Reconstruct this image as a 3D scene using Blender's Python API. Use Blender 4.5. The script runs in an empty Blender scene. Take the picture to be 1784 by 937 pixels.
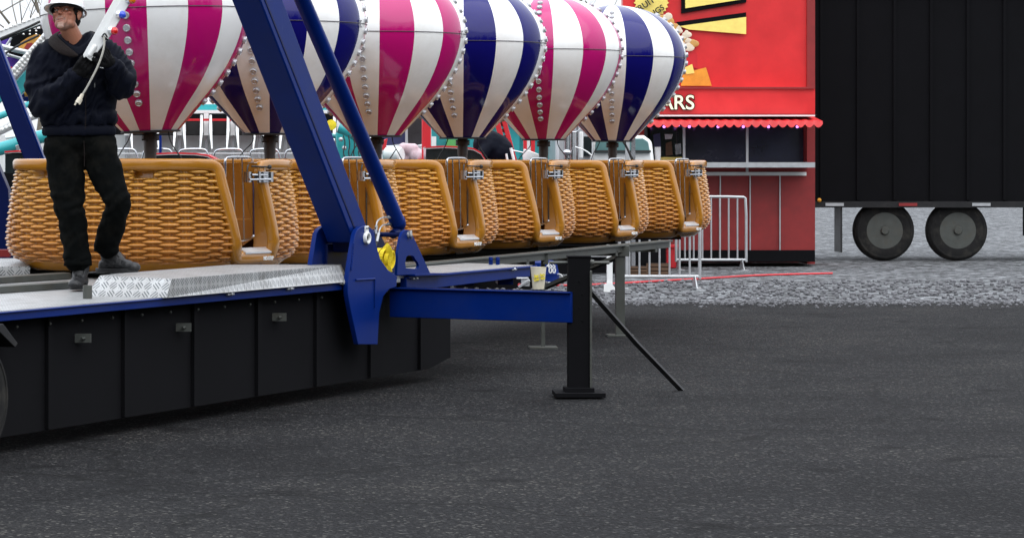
import bpy, bmesh, math, random
import numpy as np
from mathutils import Vector, Matrix, noise
random.seed(7); np.random.seed(7)
PI = math.pi
def R(a): return math.radians(a)
S = bpy.context.scene
C = S.collection
# ------------------------------------------------------------ camera
F, CX, CY, EYE = 5000.0, 600.0, 285.0, 1.6
cam = bpy.data.cameras.new('camera'); camo = bpy.data.objects.new('camera', cam); C.objects.link(camo)
camo.location = (0, 0, EYE); camo.rotation_euler = (PI/2, 0, 0)
cam.sensor_width = 36; cam.lens = F/1784*36
cam.shift_x = (892-CX)/1784; cam.shift_y = -(468.5-CY)/1784
cam.clip_start = .5; cam.clip_end = 3000
S.camera = camo
# ------------------------------------------------------------ light
SUN_EL, SUN_AZ = 58, 35          # overcast: a wide soft sun high on the camera's right
w = bpy.data.worlds.new('World'); S.world = w; w.use_nodes = True
nt = w.node_tree; nt.nodes.clear()
sky = nt.nodes.new('ShaderNodeTexSky'); sky.sky_type = 'NISHITA'; sky.sun_disc = False
sky.sun_elevation = R(SUN_EL); sky.sun_rotation = R(180-SUN_AZ); sky.dust_density = 1; sky.air_density = 1; sky.ozone_density = 1
hs = nt.nodes.new('ShaderNodeHueSaturation'); hs.inputs['Saturation'].default_value = .28
bg = nt.nodes.new('ShaderNodeBackground'); bg.inputs['Strength'].default_value = .135
wo = nt.nodes.new('ShaderNodeOutputWorld')
nt.links.new(sky.outputs[0], hs.inputs['Color']); tcw = nt.nodes.new('ShaderNodeTexCoord'); sxw = nt.nodes.new('ShaderNodeSeparateXYZ'); nt.links.new(tcw.outputs['Generated'], sxw.inputs[0])
def wm(op, a, b):
    q = nt.nodes.new('ShaderNodeMath'); q.operation = op
    for i, x in enumerate((a, b)):
        if isinstance(x, (int, float)): q.inputs[i].default_value = x
        else: nt.links.new(x, q.inputs[i])
    return q.outputs[0]
nzw = nt.nodes.new('ShaderNodeTexNoise'); nzw.inputs['Scale'].default_value = 2.2; nzw.inputs['Detail'].default_value = 5; nt.links.new(tcw.outputs['Generated'], nzw.inputs['Vector'])
lum = wm('MULTIPLY', wm('ADD', wm('MULTIPLY', wm('MAXIMUM', sxw.outputs[2], 0), 14.0), 7.2), wm('ADD', wm('MULTIPLY', nzw.outputs[0], .5), .75))   # overcast deck: the zenith three times as bright as the horizon
cmb = nt.nodes.new('ShaderNodeCombineColor'); nt.links.new(wm('MULTIPLY', lum, .95), cmb.inputs[0]); nt.links.new(lum, cmb.inputs[1]); nt.links.new(wm('MULTIPLY', lum, 1.085), cmb.inputs[2])
mxw = nt.nodes.new('ShaderNodeMix'); mxw.data_type = 'RGBA'; mxw.inputs[0].default_value = .85; nt.links.new(cmb.outputs[0], mxw.inputs[7])
nt.links.new(hs.outputs[0], mxw.inputs[6]); nt.links.new(mxw.outputs[2], bg.inputs['Color']); nt.links.new(bg.outputs[0], wo.inputs[0])
sun = bpy.data.lights.new('sun', 'SUN'); sun.energy = 1.4; sun.angle = R(75); sun.color = (1, .97, .93)
so = bpy.data.objects.new('sun', sun); C.objects.link(so)
sd = Vector((math.sin(R(SUN_AZ))*math.cos(R(SUN_EL)), -math.cos(R(SUN_AZ))*math.cos(R(SUN_EL)), math.sin(R(SUN_EL))))
so.rotation_euler = sd.to_track_quat('Z', 'Y').to_euler(); so.location = (5, 5, 20)
S.view_settings.view_transform = 'Standard'; S.view_settings.look = 'None'
S.view_settings.exposure = 0.16; S.view_settings.gamma = 1; S.view_settings.use_curve_mapping = False
S.render.engine = 'CYCLES'; S.cycles.max_bounces = 7; S.cycles.diffuse_bounces = 3; S.cycles.glossy_bounces = 3
S.cycles.use_denoising = True
# ------------------------------------------------------------ helpers
def at(px, py, D):               # a point of the place, found from its bearing and its distance
    return Vector(((px-CX)*D/F, D, EYE-(py-CY)*D/F))
ROW = Vector((.4297, .9030, 0)); NRM = Vector((.9030, -.4297, 0)); O0 = Vector((.02, 19.5, 0))
def T(u, v, z): return O0 + ROW*u + NRM*v + Vector((0, 0, z))
def onv(px, py, v):              # (u, z) where a bearing meets the upright plane v
    k = (px-CX)/F; b = O0 + NRM*v
    u = (k*b.y-b.x)/(ROW.x-k*ROW.y); D = b.y+ROW.y*u
    return u, EYE-(py-CY)*D/F
def pv(px, py, v):
    u, z = onv(px, py, v); return T(u, v, z)
WL = {}
def wloc(o):
    p = Vector((0, 0, 0))
    while o is not None: p = p+o.location; o = o.parent
    return p
def tag(o, label=None, cat=None, group=None, kind=None):
    if label: o['label'] = label
    if cat: o['category'] = cat
    if group: o['group'] = group
    if kind: o['kind'] = kind
    return o
def empty(name, loc, label=None, cat=None, group=None):
    o = bpy.data.objects.new(name, None); C.objects.link(o); o.location = loc; o.empty_display_size = .1
    return tag(o, label, cat, group)
def link(name, me, mats, parent=None, smooth=None, bevel=0, world=True, sharp=35):
    if not isinstance(mats, (list, tuple)): mats = [mats]
    for m in mats: me.materials.append(m)
    o = bpy.data.objects.new(name, me); C.objects.link(o)
    if parent is not None:
        o.parent = parent
        if world: me.transform(Matrix.Translation(-wloc(parent)))
    if smooth is not None: 
        me.polygons.foreach_set('use_smooth', [bool(smooth)]*len(me.polygons))
        if smooth == 'auto': me.set_sharp_from_angle(angle=R(sharp))
    if bevel:
        b = o.modifiers.new('bevel', 'BEVEL'); b.width = bevel; b.segments = 2; b.limit_method = 'ANGLE'; b.angle_limit = R(40); b.harden_normals = False
    return o
class MB:
    def __init__(s): s.v = []; s.f = []; s.m = []; s.mi = 0
    def add(s, vs, fs):
        k = len(s.v); s.v += [tuple(p) for p in vs]; s.f += [tuple(i+k for i in f) for f in fs]; s.m += [s.mi]*len(fs); return s
    def box(s, c, sz, M=None):
        c = Vector(c); hx, hy, hz = sz[0]/2, sz[1]/2, sz[2]/2
        vs = [Vector((x, y, z)) for x in (-hx, hx) for y in (-hy, hy) for z in (-hz, hz)]
        if M is not None: vs = [M @ p for p in vs]
        return s.add([c+p for p in vs], [(0,1,3,2),(4,6,7,5),(0,4,5,1),(2,3,7,6),(0,2,6,4),(1,5,7,3)])
    def tube(s, path, r, n=10, cap=True, close=False):
        P = [Vector(p) for p in path]; k = len(P); rs = r if isinstance(r, (list, tuple)) else [r]*k
        up = None; vs = []
        for i in range(k):
            if close: t = P[(i+1) % k]-P[i-1]
            else: t = P[min(i+1, k-1)]-P[max(i-1, 0)]
            t = t.normalized() if t.length > 1e-9 else Vector((0, 0, 1))
            if up is None: up = t.orthogonal().normalized()
            up = (up-t*up.dot(t)); up = up.normalized() if up.length > 1e-6 else t.orthogonal().normalized()
            b = t.cross(up)
            for j in range(n):
                a = 2*PI*j/n; vs.append(P[i]+(up*math.cos(a)+b*math.sin(a))*rs[i])
        fs = []
        for i in range(k if close else k-1):
            i2 = (i+1) % k
            for j in range(n): fs.append((i*n+j, i*n+(j+1) % n, i2*n+(j+1) % n, i2*n+j))
        if cap and not close: fs += [tuple(range(n-1, -1, -1)), tuple(range((k-1)*n, k*n))]
        return s.add(vs, fs)
    def bar(s, p0, p1, wd, th, side=None):      # rectangular bar p0-p1: wd along side, th along the third axis
        p0, p1 = Vector(p0), Vector(p1); t = (p1-p0).normalized()
        side = Vector(side) if side is not None else Vector((1, 0, 0))
        a = (side-t*side.dot(t)).normalized(); b = t.cross(a)
        vs = [p+a*(x*wd/2)+b*(y*th/2) for p in (p0, p1) for x, y in ((-1,-1),(1,-1),(1,1),(-1,1))]
        return s.add(vs, [(3,2,1,0),(4,5,6,7),(0,1,5,4),(1,2,6,5),(2,3,7,6),(3,0,4,7)])
    def prism(s, poly, off):                    # polygon of 3D points pushed along off
        P = [Vector(p) for p in poly]; n = len(P); off = Vector(off)
        nn = Vector((0, 0, 0))
        for i in range(n): nn += P[i].cross(P[(i+1) % n])
        if nn.dot(off) > 0: P.reverse()
        return s.add(P+[p+off for p in P], [tuple(range(n)), tuple(range(2*n-1, n-1, -1))]+[(i, i+n, (i+1) % n+n, (i+1) % n) for i in range(n)])
    def lathe(s, prof, c=(0, 0, 0), n=24, M=None):     # prof: (r, z)
        vs = []; k = len(prof); c = Vector(c)
        for r, z in prof:
            for j in range(n):
                a = 2*PI*j/n; p = Vector((r*math.cos(a), r*math.sin(a), z)); vs.append(c+(M @ p if M is not None else p))
        fs = [(i*n+j, i*n+(j+1) % n, (i+1)*n+(j+1) % n, (i+1)*n+j) for i in range(k-1) for j in range(n)]
        fs += [tuple(range(n-1, -1, -1)), tuple(range((k-1)*n, k*n))]
        return s.add(vs, fs)
    def sph(s, c, r, n=12, M=None):
        rr = r if isinstance(r, (tuple, list)) else (r, r, r)
        vs = []; c = Vector(c)
        for i in range(n+1):
            th = PI*i/n
            for j in range(2*n):
                a = PI*j/n; p = Vector((rr[0]*math.sin(th)*math.cos(a), rr[1]*math.sin(th)*math.sin(a), rr[2]*math.cos(th)))
                vs.append(c+(M @ p if M is not None else p))
        m = 2*n
        return s.add(vs, [(i*m+j, (i+1)*m+j, (i+1)*m+(j+1) % m, i*m+(j+1) % m) for i in range(n) for j in range(m)])
    def cone(s, p0, r0, p1, r1, n=16):          # tapered capsule
        p0, p1 = Vector(p0), Vector(p1); d = (p1-p0); L = d.length; t = d.normalized()
        path = []; rs = []
        for k in range(5): a = PI/2*k/5; path.append(p0-t*(r0*math.cos(a))); rs.append(max(r0*math.sin(a), r0*.02))
        for k in range(5): a = PI/2*(k)/4; path.append(p1+t*(r1*math.sin(a))) ; rs.append(max(r1*math.cos(a), r1*.02))
        path.insert(5, p0); rs.insert(5, r0)
        return s.tube(path, rs, n)
    def mesh(s, name='m'):
        me = bpy.data.meshes.new(name); me.from_pydata(s.v, [], s.f)
        if any(s.m): me.polygons.foreach_set('material_index', s.m)
        me.validate(); me.update(); return me
    def build(s, name, mats, parent=None, smooth='auto', bevel=0, world=True):
        return link(name, s.mesh(name), mats, parent, smooth, bevel, world)
def blob(mb, voxel=.01, smooth=4, fac=.5):      # union of the shapes in mb as one continuous skin
    me = mb.mesh('blob'); o = bpy.data.objects.new('blob', me); C.objects.link(o)
    m = o.modifiers.new('r', 'REMESH'); m.mode = 'VOXEL'; m.voxel_size = voxel; m.adaptivity = 0
    if smooth:
        m2 = o.modifiers.new('s', 'SMOOTH'); m2.iterations = smooth; m2.factor = fac
    dg = bpy.context.evaluated_depsgraph_get(); e = o.evaluated_get(dg)
    r = bpy.data.meshes.new_from_object(e); bpy.data.objects.remove(o); return r
def co(me):
    a = np.empty(len(me.vertices)*3); me.vertices.foreach_get('co', a); return a.reshape(-1, 3)
def nrm(me):
    a = np.empty(len(me.vertices)*3); me.vertices.foreach_get('normal', a); return a.reshape(-1, 3)
def setco(me, a): me.vertices.foreach_set('co', a.reshape(-1)); me.update()
def chaikin(P, it=2, close=False):
    P = [Vector(p) for p in P]
    for _ in range(it):
        Q = [] if close else [P[0]]
        n = len(P)
        for i in range(n if close else n-1):
            a, b = P[i], P[(i+1) % n]; Q += [a*.75+b*.25, a*.25+b*.75]
        if not close: Q.append(P[-1])
        P = Q
    return P
def text(s, size, M, name, mt, parent, ext=.002, bold=0):
    cu = bpy.data.curves.new('t', 'FONT'); cu.body = s; cu.size = size; cu.extrude = ext; cu.offset = bold; cu.align_x = 'CENTER'; cu.align_y = 'CENTER'
    o = bpy.data.objects.new('t', cu); C.objects.link(o)
    dg = bpy.context.evaluated_depsgraph_get(); me = bpy.data.meshes.new_from_object(o.evaluated_get(dg)); bpy.data.objects.remove(o)
    me.transform(M); return link(name, me, mt, parent)
FACE = Matrix.Rotation(PI/2, 4, 'X')            # lettering standing upright and facing the camera's side
# ------------------------------------------------------------ materials
def mat(name, col, rough=.5, metal=0, coat=0, var=.12, vs=6, bump=0, bs=40, spec=.5, dirt=None, dirta=0, emis=None, rv=.12, stretch=None, chips=None, orand=0):
    m = bpy.data.materials.new(name); m.use_nodes = True; n = m.node_tree.nodes; L = m.node_tree.links
    p = n['Principled BSDF']; tc = n.new('ShaderNodeTexCoord'); src = tc.outputs['Object']
    if stretch:
        mp = n.new('ShaderNodeMapping'); mp.inputs['Scale'].default_value = stretch; L.new(src, mp.inputs[0]); src = mp.outputs[0]
    nz = n.new('ShaderNodeTexNoise'); nz.inputs['Scale'].default_value = vs; nz.inputs['Detail'].default_value = 7; nz.inputs['Roughness'].default_value = .62
    L.new(src, nz.inputs['Vector'])
    mx = n.new('ShaderNodeMix'); mx.data_type = 'RGBA'
    c = Vector(col); mx.inputs[6].default_value = (*[max(0, x*(1-var*2)) for x in c], 1); mx.inputs[7].default_value = (*[min(1, x*(1+var*2)) for x in c], 1)
    L.new(nz.outputs[0], mx.inputs[0]); out = mx.outputs[2]
    if dirt is not None:
        n2 = n.new('ShaderNodeTexNoise'); n2.inputs['Scale'].default_value = vs*.7; n2.inputs['Detail'].default_value = 9; n2.inputs['Roughness'].default_value = .7; L.new(src, n2.inputs['Vector'])
        rp = n.new('ShaderNodeValToRGB'); rp.color_ramp.elements[0].position = .48; rp.color_ramp.elements[1].position = .72
        rp.color_ramp.elements[1].color = (dirta,)*3+(1,); L.new(n2.outputs[0], rp.inputs[0])
        m2 = n.new('ShaderNodeMix'); m2.data_type = 'RGBA'; m2.inputs[7].default_value = (*dirt, 1); L.new(rp.outputs[0], m2.inputs[0]); L.new(out, m2.inputs[6]); out = m2.outputs[2]
    if chips is not None:
        n3 = n.new('ShaderNodeTexNoise'); n3.inputs['Scale'].default_value = chips[3]; n3.inputs['Detail'].default_value = 4; n3.inputs['Roughness'].default_value = .75; L.new(src, n3.inputs['Vector'])
        r3 = n.new('ShaderNodeValToRGB'); r3.color_ramp.elements[0].position = chips[4]; r3.color_ramp.elements[1].position = chips[4]+.015; r3.color_ramp.elements[1].color = (.85,)*3+(1,); L.new(n3.outputs[0], r3.inputs[0])
        m3 = n.new('ShaderNodeMix'); m3.data_type = 'RGBA'; m3.inputs[7].default_value = (*chips[:3], 1); L.new(r3.outputs[0], m3.inputs[0]); L.new(out, m3.inputs[6]); out = m3.outputs[2]
    if orand:
        oi = n.new('ShaderNodeObjectInfo'); mo = n.new('ShaderNodeMapRange'); mo.inputs[3].default_value = 1-orand; mo.inputs[4].default_value = 1+orand; L.new(oi.outputs['Random'], mo.inputs[0])
        ho = n.new('ShaderNodeHueSaturation'); L.new(mo.outputs[0], ho.inputs['Value']); L.new(out, ho.inputs['Color']); out = ho.outputs[0]
    L.new(out, p.inputs['Base Color'])
    mr = n.new('ShaderNodeMapRange'); mr.inputs[3].default_value = max(.02, rough-rv); mr.inputs[4].default_value = min(1, rough+rv); L.new(nz.outputs[0], mr.inputs[0]); L.new(mr.outputs[0], p.inputs['Roughness'])
    p.inputs['Metallic'].default_value = metal; p.inputs['Specular IOR Level'].default_value = spec
    p.inputs['Coat Weight'].default_value = coat; p.inputs['Coat Roughness'].default_value = .04
    if bump:
        nb = n.new('ShaderNodeTexNoise'); nb.inputs['Scale'].default_value = bs; nb.inputs['Detail'].default_value = 5; L.new(src, nb.inputs['Vector'])
        b = n.new('ShaderNodeBump'); b.inputs['Strength'].default_value = bump; b.inputs['Distance'].default_value = .01; L.new(nb.outputs[0], b.inputs['Height']); L.new(b.outputs[0], p.inputs['Normal'])
    if emis: p.inputs['Emission Color'].default_value = (*emis[:3], 1); p.inputs['Emission Strength'].default_value = emis[3]
    return m
M = {}
M['blue'] = mat('blue_paint', (.0009, .015, .128), .36, spec=.10, chips=(.16,.17,.19, 9, .735), var=.14, vs=2.2, bump=.05, bs=60, dirt=(.03,.035,.05), dirta=.2)
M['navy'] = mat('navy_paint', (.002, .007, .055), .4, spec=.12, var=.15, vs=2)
M['magenta'] = mat('magenta_gloss', (.41, .004, .125), .14, coat=.25, spec=.35, var=.05, vs=1.5, bump=.02, bs=5, rv=.05)
M['bblue'] = mat('deep_blue_gloss', (.004, .0035, .105), .12, coat=.16, spec=.2, var=.08, vs=1.5, bump=.02, bs=5, rv=.05)
M['white'] = mat('white_gloss', (.78, .78, .76), .2, coat=.3, spec=.4, var=.035, vs=3, bump=.02, bs=5, dirt=(.42,.37,.28), dirta=.24, rv=.05)
M['seam'] = mat('seam_dark', (.05, .04, .05), .6)
M['black'] = mat('black_metal', (.009, .009, .010), .6, spec=.3, var=.2, vs=5, dirt=(.05,.045,.04), dirta=.3)
M['chassis'] = mat('chassis_black', (.005, .005, .006), .9, var=.2, vs=3, spec=.08)
M['chrome'] = mat('chrome', (.50, .51, .53), .16, metal=1, var=.06, vs=20)
M['steel'] = mat('worn_steel', (.06, .065, .058), .5, metal=.2, var=.2, vs=8, bump=.1, bs=60, dirt=(.06,.05,.035), dirta=.6)
M['galv'] = mat('galvanised', (.45, .46, .47), .42, metal=.6, var=.12, vs=12)
M['alu'] = mat('aluminium', (.74, .75, .76), .35, metal=.6, var=.08, vs=10)
M['wht'] = mat('white_enamel', (.74, .75, .74), .4, var=.06, vs=4, dirt=(.35,.33,.28), dirta=.22)
M['pole'] = mat('pole_dark', (.028, .022, .020), .45, metal=.2, var=.25, vs=9, dirt=(.10,.05,.03), dirta=.35)
M['teal'] = mat('teal_paint', (.02, .30, .32), .4, coat=.2, var=.15, vs=3, dirt=(.02,.08,.08), dirta=.4)
M['red'] = mat('red_paint', (.52, .012, .02), .38, coat=.2, var=.12, vs=3)
M['darkred'] = mat('dark_red', (.22, .012, .012), .5, var=.15)
M['yellow'] = mat('yellow_webbing', (.72, .55, .012), .7, var=.15, vs=30, bump=.3, bs=200)
M['rubber'] = mat('rubber', (.012, .012, .012), .6, var=.15)
M['glassdark'] = mat('dark_glass', (.012, .016, .018), .08, coat=.5, var=.2)
M['twig'] = mat('bark', (.16, .14, .11), .9, var=.3, vs=20)
M['leafbud'] = mat('bud', (.25, .26, .12), .8, var=.3)
M['purple'] = mat('purple_print', (.06, .02, .25), .3, var=.6, vs=4)
M['art'] = mat('art_print', (.55, .2, .03), .35, var=.7, vs=5)
M['brown'] = mat('brown_timber', (.09, .05, .028), .85, var=.3, vs=5, stretch=(1, 1, 8))
M['silver'] = mat('silver_grey', (.42, .43, .45), .25, metal=.8, var=.2, vs=4)

def ramp(n, L, fac, stops):
    r = n.new('ShaderNodeValToRGB'); e = r.color_ramp.elements
    while len(e) < len(stops): e.new(.5)
    for x, (pos, c) in zip(e, stops): x.position = pos; x.color = (*c, 1)
    L.new(fac, r.inputs[0]); return r.outputs[0]
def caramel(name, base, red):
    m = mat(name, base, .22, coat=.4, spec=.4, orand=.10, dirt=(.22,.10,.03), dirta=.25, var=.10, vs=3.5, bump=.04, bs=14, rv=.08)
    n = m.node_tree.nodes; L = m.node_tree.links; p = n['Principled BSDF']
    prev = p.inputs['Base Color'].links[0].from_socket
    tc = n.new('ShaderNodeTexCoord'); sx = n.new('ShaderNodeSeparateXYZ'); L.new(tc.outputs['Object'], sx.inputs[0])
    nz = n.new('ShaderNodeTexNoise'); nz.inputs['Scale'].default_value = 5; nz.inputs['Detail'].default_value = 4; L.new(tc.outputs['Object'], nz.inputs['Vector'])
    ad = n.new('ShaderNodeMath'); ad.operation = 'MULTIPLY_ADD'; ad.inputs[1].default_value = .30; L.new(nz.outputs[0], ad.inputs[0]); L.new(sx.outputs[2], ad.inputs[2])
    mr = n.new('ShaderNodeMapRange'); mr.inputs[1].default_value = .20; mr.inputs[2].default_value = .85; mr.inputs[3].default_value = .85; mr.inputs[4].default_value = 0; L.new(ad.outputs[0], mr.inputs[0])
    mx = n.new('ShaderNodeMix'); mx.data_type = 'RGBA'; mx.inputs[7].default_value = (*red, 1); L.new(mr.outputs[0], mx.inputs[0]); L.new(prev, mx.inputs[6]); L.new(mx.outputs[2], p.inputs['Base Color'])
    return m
M['caramel'] = mat('caramel_gelcoat', (.37, .152, .012), .22, coat=.35, spec=.35, orand=.10, dirt=(.16,.07,.015), dirta=.22, chips=(.55,.38,.2, 14, .75), var=.10, vs=3, bump=.03, bs=9, rv=.07)
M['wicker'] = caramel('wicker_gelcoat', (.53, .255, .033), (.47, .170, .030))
M['inner'] = mat('inner_gelcoat', (.34, .135, .016), .3, coat=.4, var=.12, vs=3, dirt=(.12,.05,.015), dirta=.35)
def tread():
    m = bpy.data.materials.new('tread_plate'); m.use_nodes = True; n = m.node_tree.nodes; L = m.node_tree.links; p = n['Principled BSDF']
    tc = n.new('ShaderNodeTexCoord'); uv = n.new('ShaderNodeUVMap'); sx = n.new('ShaderNodeSeparateXYZ'); L.new(uv.outputs[0], sx.inputs[0])
    def mth(op, a, b=None, c=None):
        q = n.new('ShaderNodeMath'); q.operation = op
        for i, x in enumerate((a, b, c)):
            if x is None: continue
            if isinstance(x, (int, float)): q.inputs[i].default_value = x
            else: L.new(x, q.inputs[i])
        return q.outputs[0]
    sc = 1/.060
    a = mth('MULTIPLY', sx.outputs[0], sc); b = mth('MULTIPLY', sx.outputs[1], sc)
    fa = mth('SUBTRACT', mth('FRACT', a), .5); fb = mth('SUBTRACT', mth('FRACT', b), .5)
    par = mth('MODULO', mth('ADD', mth('FLOOR', a), mth('FLOOR', b)), 2); par = mth('ABSOLUTE', par)
    sgn = mth('SUBTRACT', mth('MULTIPLY', par, 2), 1)
    cr = mth('ADD', fa, mth('MULTIPLY', fb, sgn))
    st = mth('SINE', mth('MULTIPLY', cr, 2*PI*2.6))
    rad = mth('ADD', mth('MULTIPLY', fa, fa), mth('MULTIPLY', fb, fb))
    msk = mth('LESS_THAN', rad, .2)
    h = mth('MULTIPLY', mth('GREATER_THAN', st, .1), msk)
    nz = n.new('ShaderNodeTexNoise'); nz.inputs['Scale'].default_value = 7; nz.inputs['Detail'].default_value = 9; nz.inputs['Roughness'].default_value = .7; L.new(tc.outputs['Object'], nz.inputs['Vector'])
    base = ramp(n, L, nz.outputs[0], [(.25, (.19,.185,.17)), (.45, (.36,.36,.355)), (.75, (.50,.51,.51))])
    mx = n.new('ShaderNodeMix'); mx.data_type = 'RGBA'; mx.blend_type = 'MULTIPLY'; mx.inputs[7].default_value = (.33, .35, .36, 1); L.new(h, mx.inputs[0]); L.new(base, mx.inputs[6]); L.new(mx.outputs[2], p.inputs['Base Color'])
    p.inputs['Metallic'].default_value = .35; p.inputs['Roughness'].default_value = .42
    bp = n.new('ShaderNodeBump'); bp.inputs['Strength'].default_value = .7; bp.inputs['Distance'].default_value = .004; L.new(h, bp.inputs['Height']); L.new(bp.outputs[0], p.inputs['Normal'])
    return m
M['tread'] = tread()
def planar_uv(me):                # box mapping in metres
    uv = me.uv_layers.new(name='UVMap')
    for pl in me.polygons:
        nr = pl.normal; t = Vector((-nr.y, nr.x, 0)).normalized() if abs(nr.z) < .75 else ROW; w_ = nr.cross(t)
        for li in pl.loop_indices:
            c = me.vertices[me.loops[li].vertex_index].co; uv.data[li].uv = (c.dot(t)+100, c.dot(w_)+100)
def gravel():
    m = bpy.data.materials.new('gravel'); m.use_nodes = True; n = m.node_tree.nodes; L = m.node_tree.links; p = n['Principled BSDF']
    tc = n.new('ShaderNodeTexCoord')
    vo = n.new('ShaderNodeTexVoronoi'); vo.inputs['Scale'].default_value = 10; L.new(tc.outputs['Object'], vo.inputs['Vector'])
    v2 = n.new('ShaderNodeTexVoronoi'); v2.inputs['Scale'].default_value = 24; L.new(tc.outputs['Object'], v2.inputs['Vector'])
    nz = n.new('ShaderNodeTexNoise'); nz.inputs['Scale'].default_value = 1.3; nz.inputs['Detail'].default_value = 6; L.new(tc.outputs['Object'], nz.inputs['Vector'])
    sp = n.new('ShaderNodeSeparateColor'); L.new(vo.outputs['Color'], sp.inputs[0])
    c1 = ramp(n, L, sp.outputs[0], [(.0, (.02,.02,.022)), (.5, (.085,.09,.095)), (1, (.32,.335,.35))])
    c2 = ramp(n, L, nz.outputs[0], [(.3, (.62,.62,.62)), (.7, (1,1,1))])
    mx = n.new('ShaderNodeMix'); mx.data_type = 'RGBA'; mx.blend_type = 'MULTIPLY'; mx.inputs[0].default_value = 1; L.new(c1, mx.inputs[6]); L.new(c2, mx.inputs[7]); L.new(mx.outputs[2], p.inputs['Base Color'])
    p.inputs['Roughness'].default_value = .8
    mn = n.new('ShaderNodeMath'); mn.operation = 'ADD'; L.new(vo.outputs['Distance'], mn.inputs[0]); L.new(v2.outputs['Distance'], mn.inputs[1])
    b = n.new('ShaderNodeBump'); b.inputs['Strength'].default_value = 1; b.inputs['Distance'].default_value = .05; b.invert = True; L.new(mn.outputs[0], b.inputs['Height']); L.new(b.outputs[0], p.inputs['Normal'])
    return m
M['gravel'] = gravel()
def asphalt():
    m = bpy.data.materials.new('asphalt'); m.use_nodes = True; n = m.node_tree.nodes; L = m.node_tree.links; p = n['Principled BSDF']; tc = n.new('ShaderNodeTexCoord')
    def tex(t, sc, **k):
        q = n.new(t); q.inputs['Scale'].default_value = sc; L.new(tc.outputs['Object'], q.inputs['Vector'])
        for a_, v in k.items(): q.inputs[a_].default_value = v
        return q
    def mul(a_, b_, f=1):
        q = n.new('ShaderNodeMix'); q.data_type = 'RGBA'; q.blend_type = 'MULTIPLY'; q.inputs[0].default_value = f; L.new(a_, q.inputs[6]); L.new(b_, q.inputs[7]); return q.outputs[2]
    ag = tex('ShaderNodeTexVoronoi', 70); sp = n.new('ShaderNodeSeparateColor'); L.new(ag.outputs['Color'], sp.inputs[0])
    c = ramp(n, L, sp.outputs[0], [(0, (.004,.004,.0045)), (.75, (.011,.011,.012)), (.93, (.022,.022,.023)), (1, (.08,.078,.072))])
    c = mul(c, ramp(n, L, tex('ShaderNodeTexNoise', .55, Detail=8, Roughness=.65).outputs[0], [(.35, (.55,.55,.56)), (.5, (1,1,1)), (.68, (1.5,1.45,1.35))]))
    st = tex('ShaderNodeTexNoise', 1.7, Detail=3); c = mul(c, ramp(n, L, st.outputs[0], [(.30, (.30,.30,.32)), (.38, (1,1,1)), (1, (1,1,1))]))
    nz = tex('ShaderNodeTexNoise', 1.3, Detail=6); va = n.new('ShaderNodeVectorMath'); va.operation = 'MULTIPLY_ADD'; va.inputs[1].default_value = (.9, .9, 0); L.new(nz.outputs['Color'], va.inputs[0]); L.new(tc.outputs['Object'], va.inputs[2])
    cr = n.new('ShaderNodeTexVoronoi'); cr.feature = 'DISTANCE_TO_EDGE'; cr.inputs['Scale'].default_value = .21; L.new(va.outputs[0], cr.inputs['Vector'])
    cm = ramp(n, L, cr.outputs['Distance'], [(0, (.15,.15,.15)), (.003, (.35,.35,.35)), (.0055, (1,1,1))]); c = mul(c, cm)
    L.new(c, p.inputs['Base Color']); p.inputs['Roughness'].default_value = .88; p.inputs['Specular IOR Level'].default_value = .12
    bp_ = n.new('ShaderNodeBump'); bp_.inputs['Strength'].default_value = .8; bp_.inputs['Distance'].default_value = .012; ad = n.new('ShaderNodeMath'); ad.operation = 'MULTIPLY'; L.new(ag.outputs['Distance'], ad.inputs[0]); L.new(cm, ad.inputs[1]); L.new(ad.outputs[0], bp_.inputs['Height']); L.new(bp_.outputs[0], p.inputs['Normal'])
    return m
M['asphalt'] = asphalt()
# ------------------------------------------------------------ ground
mb = MB(); mb.add([(-900, -60, 0), (900, -60, 0), (900, 1500, 0), (-900, 1500, 0)], [(0, 1, 2, 3)])
tag(mb.build('ground', M['gravel'], smooth=None), kind='structure')
ed = [(x, 33.0+.5*noise.noise(Vector((x*.25, 3, 0)))+.28*noise.noise(Vector((x*1.1, 9, 0)))+.16*noise.noise(Vector((x*4, 5, 0)))+.09*noise.noise(Vector((x*13, 5, 0))), .004) for x in np.arange(-14, 22, .04)]
mb = MB(); mb.add([(-60, -20, .004), (60, -20, .004), (60, 33.2, .004)]+ed[::-1]+[(-60, 32.4, .004)], [tuple(range(len(ed)+4))])
tag(mb.build('road', M['asphalt'], smooth=None), kind='structure')
# ------------------------------------------------------------ gondolas: basket below, striped balloon above
BZ = .86                          # floor height of the gondolas
AA = R(-27); SA = .885            # heading of the flat front, half size of the plan
def rplan(ph):
    a = np.abs(np.cos(ph-AA)); b = np.abs(np.sin(ph-AA)); return SA/(a**3.6+b**3.6)**(1/3.6)
def prof(z):                      # how wide the basket is at height z above its floor
    return np.interp(z, [-.01, .02, .05, .09, .14, .20, .32, .5, .68, .77], [.88, .905, .95, .99, 1.02, 1.03, 1.022, .998, .968, .955])
def edge(z, top, bot): return R(top)+(R(bot)-R(top))*(.72-z)/.62
eLi = lambda z: edge(z, 32, 42.0)
eRi = lambda z: edge(z, 60.5, 69)
eLo = lambda z: eLi(z)-R(4.2)
eRo = lambda z: eRi(z)+R(6.0)
def bp(ph, z, inset=0):
    r = rplan(ph)*prof(z)-inset; return Vector((r*math.sin(ph), -r*math.cos(ph), z))
PH = np.linspace(-PI, PI, 2001); _x = rplan(PH)*np.sin(PH); _y = -rplan(PH)*np.cos(PH)
ARC = np.concatenate([[0], np.cumsum(np.hypot(np.diff(_x), np.diff(_y)))]); PER = ARC[-1]; NC = int(round(PER/.112/2))*2; CW = PER/NC
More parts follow.
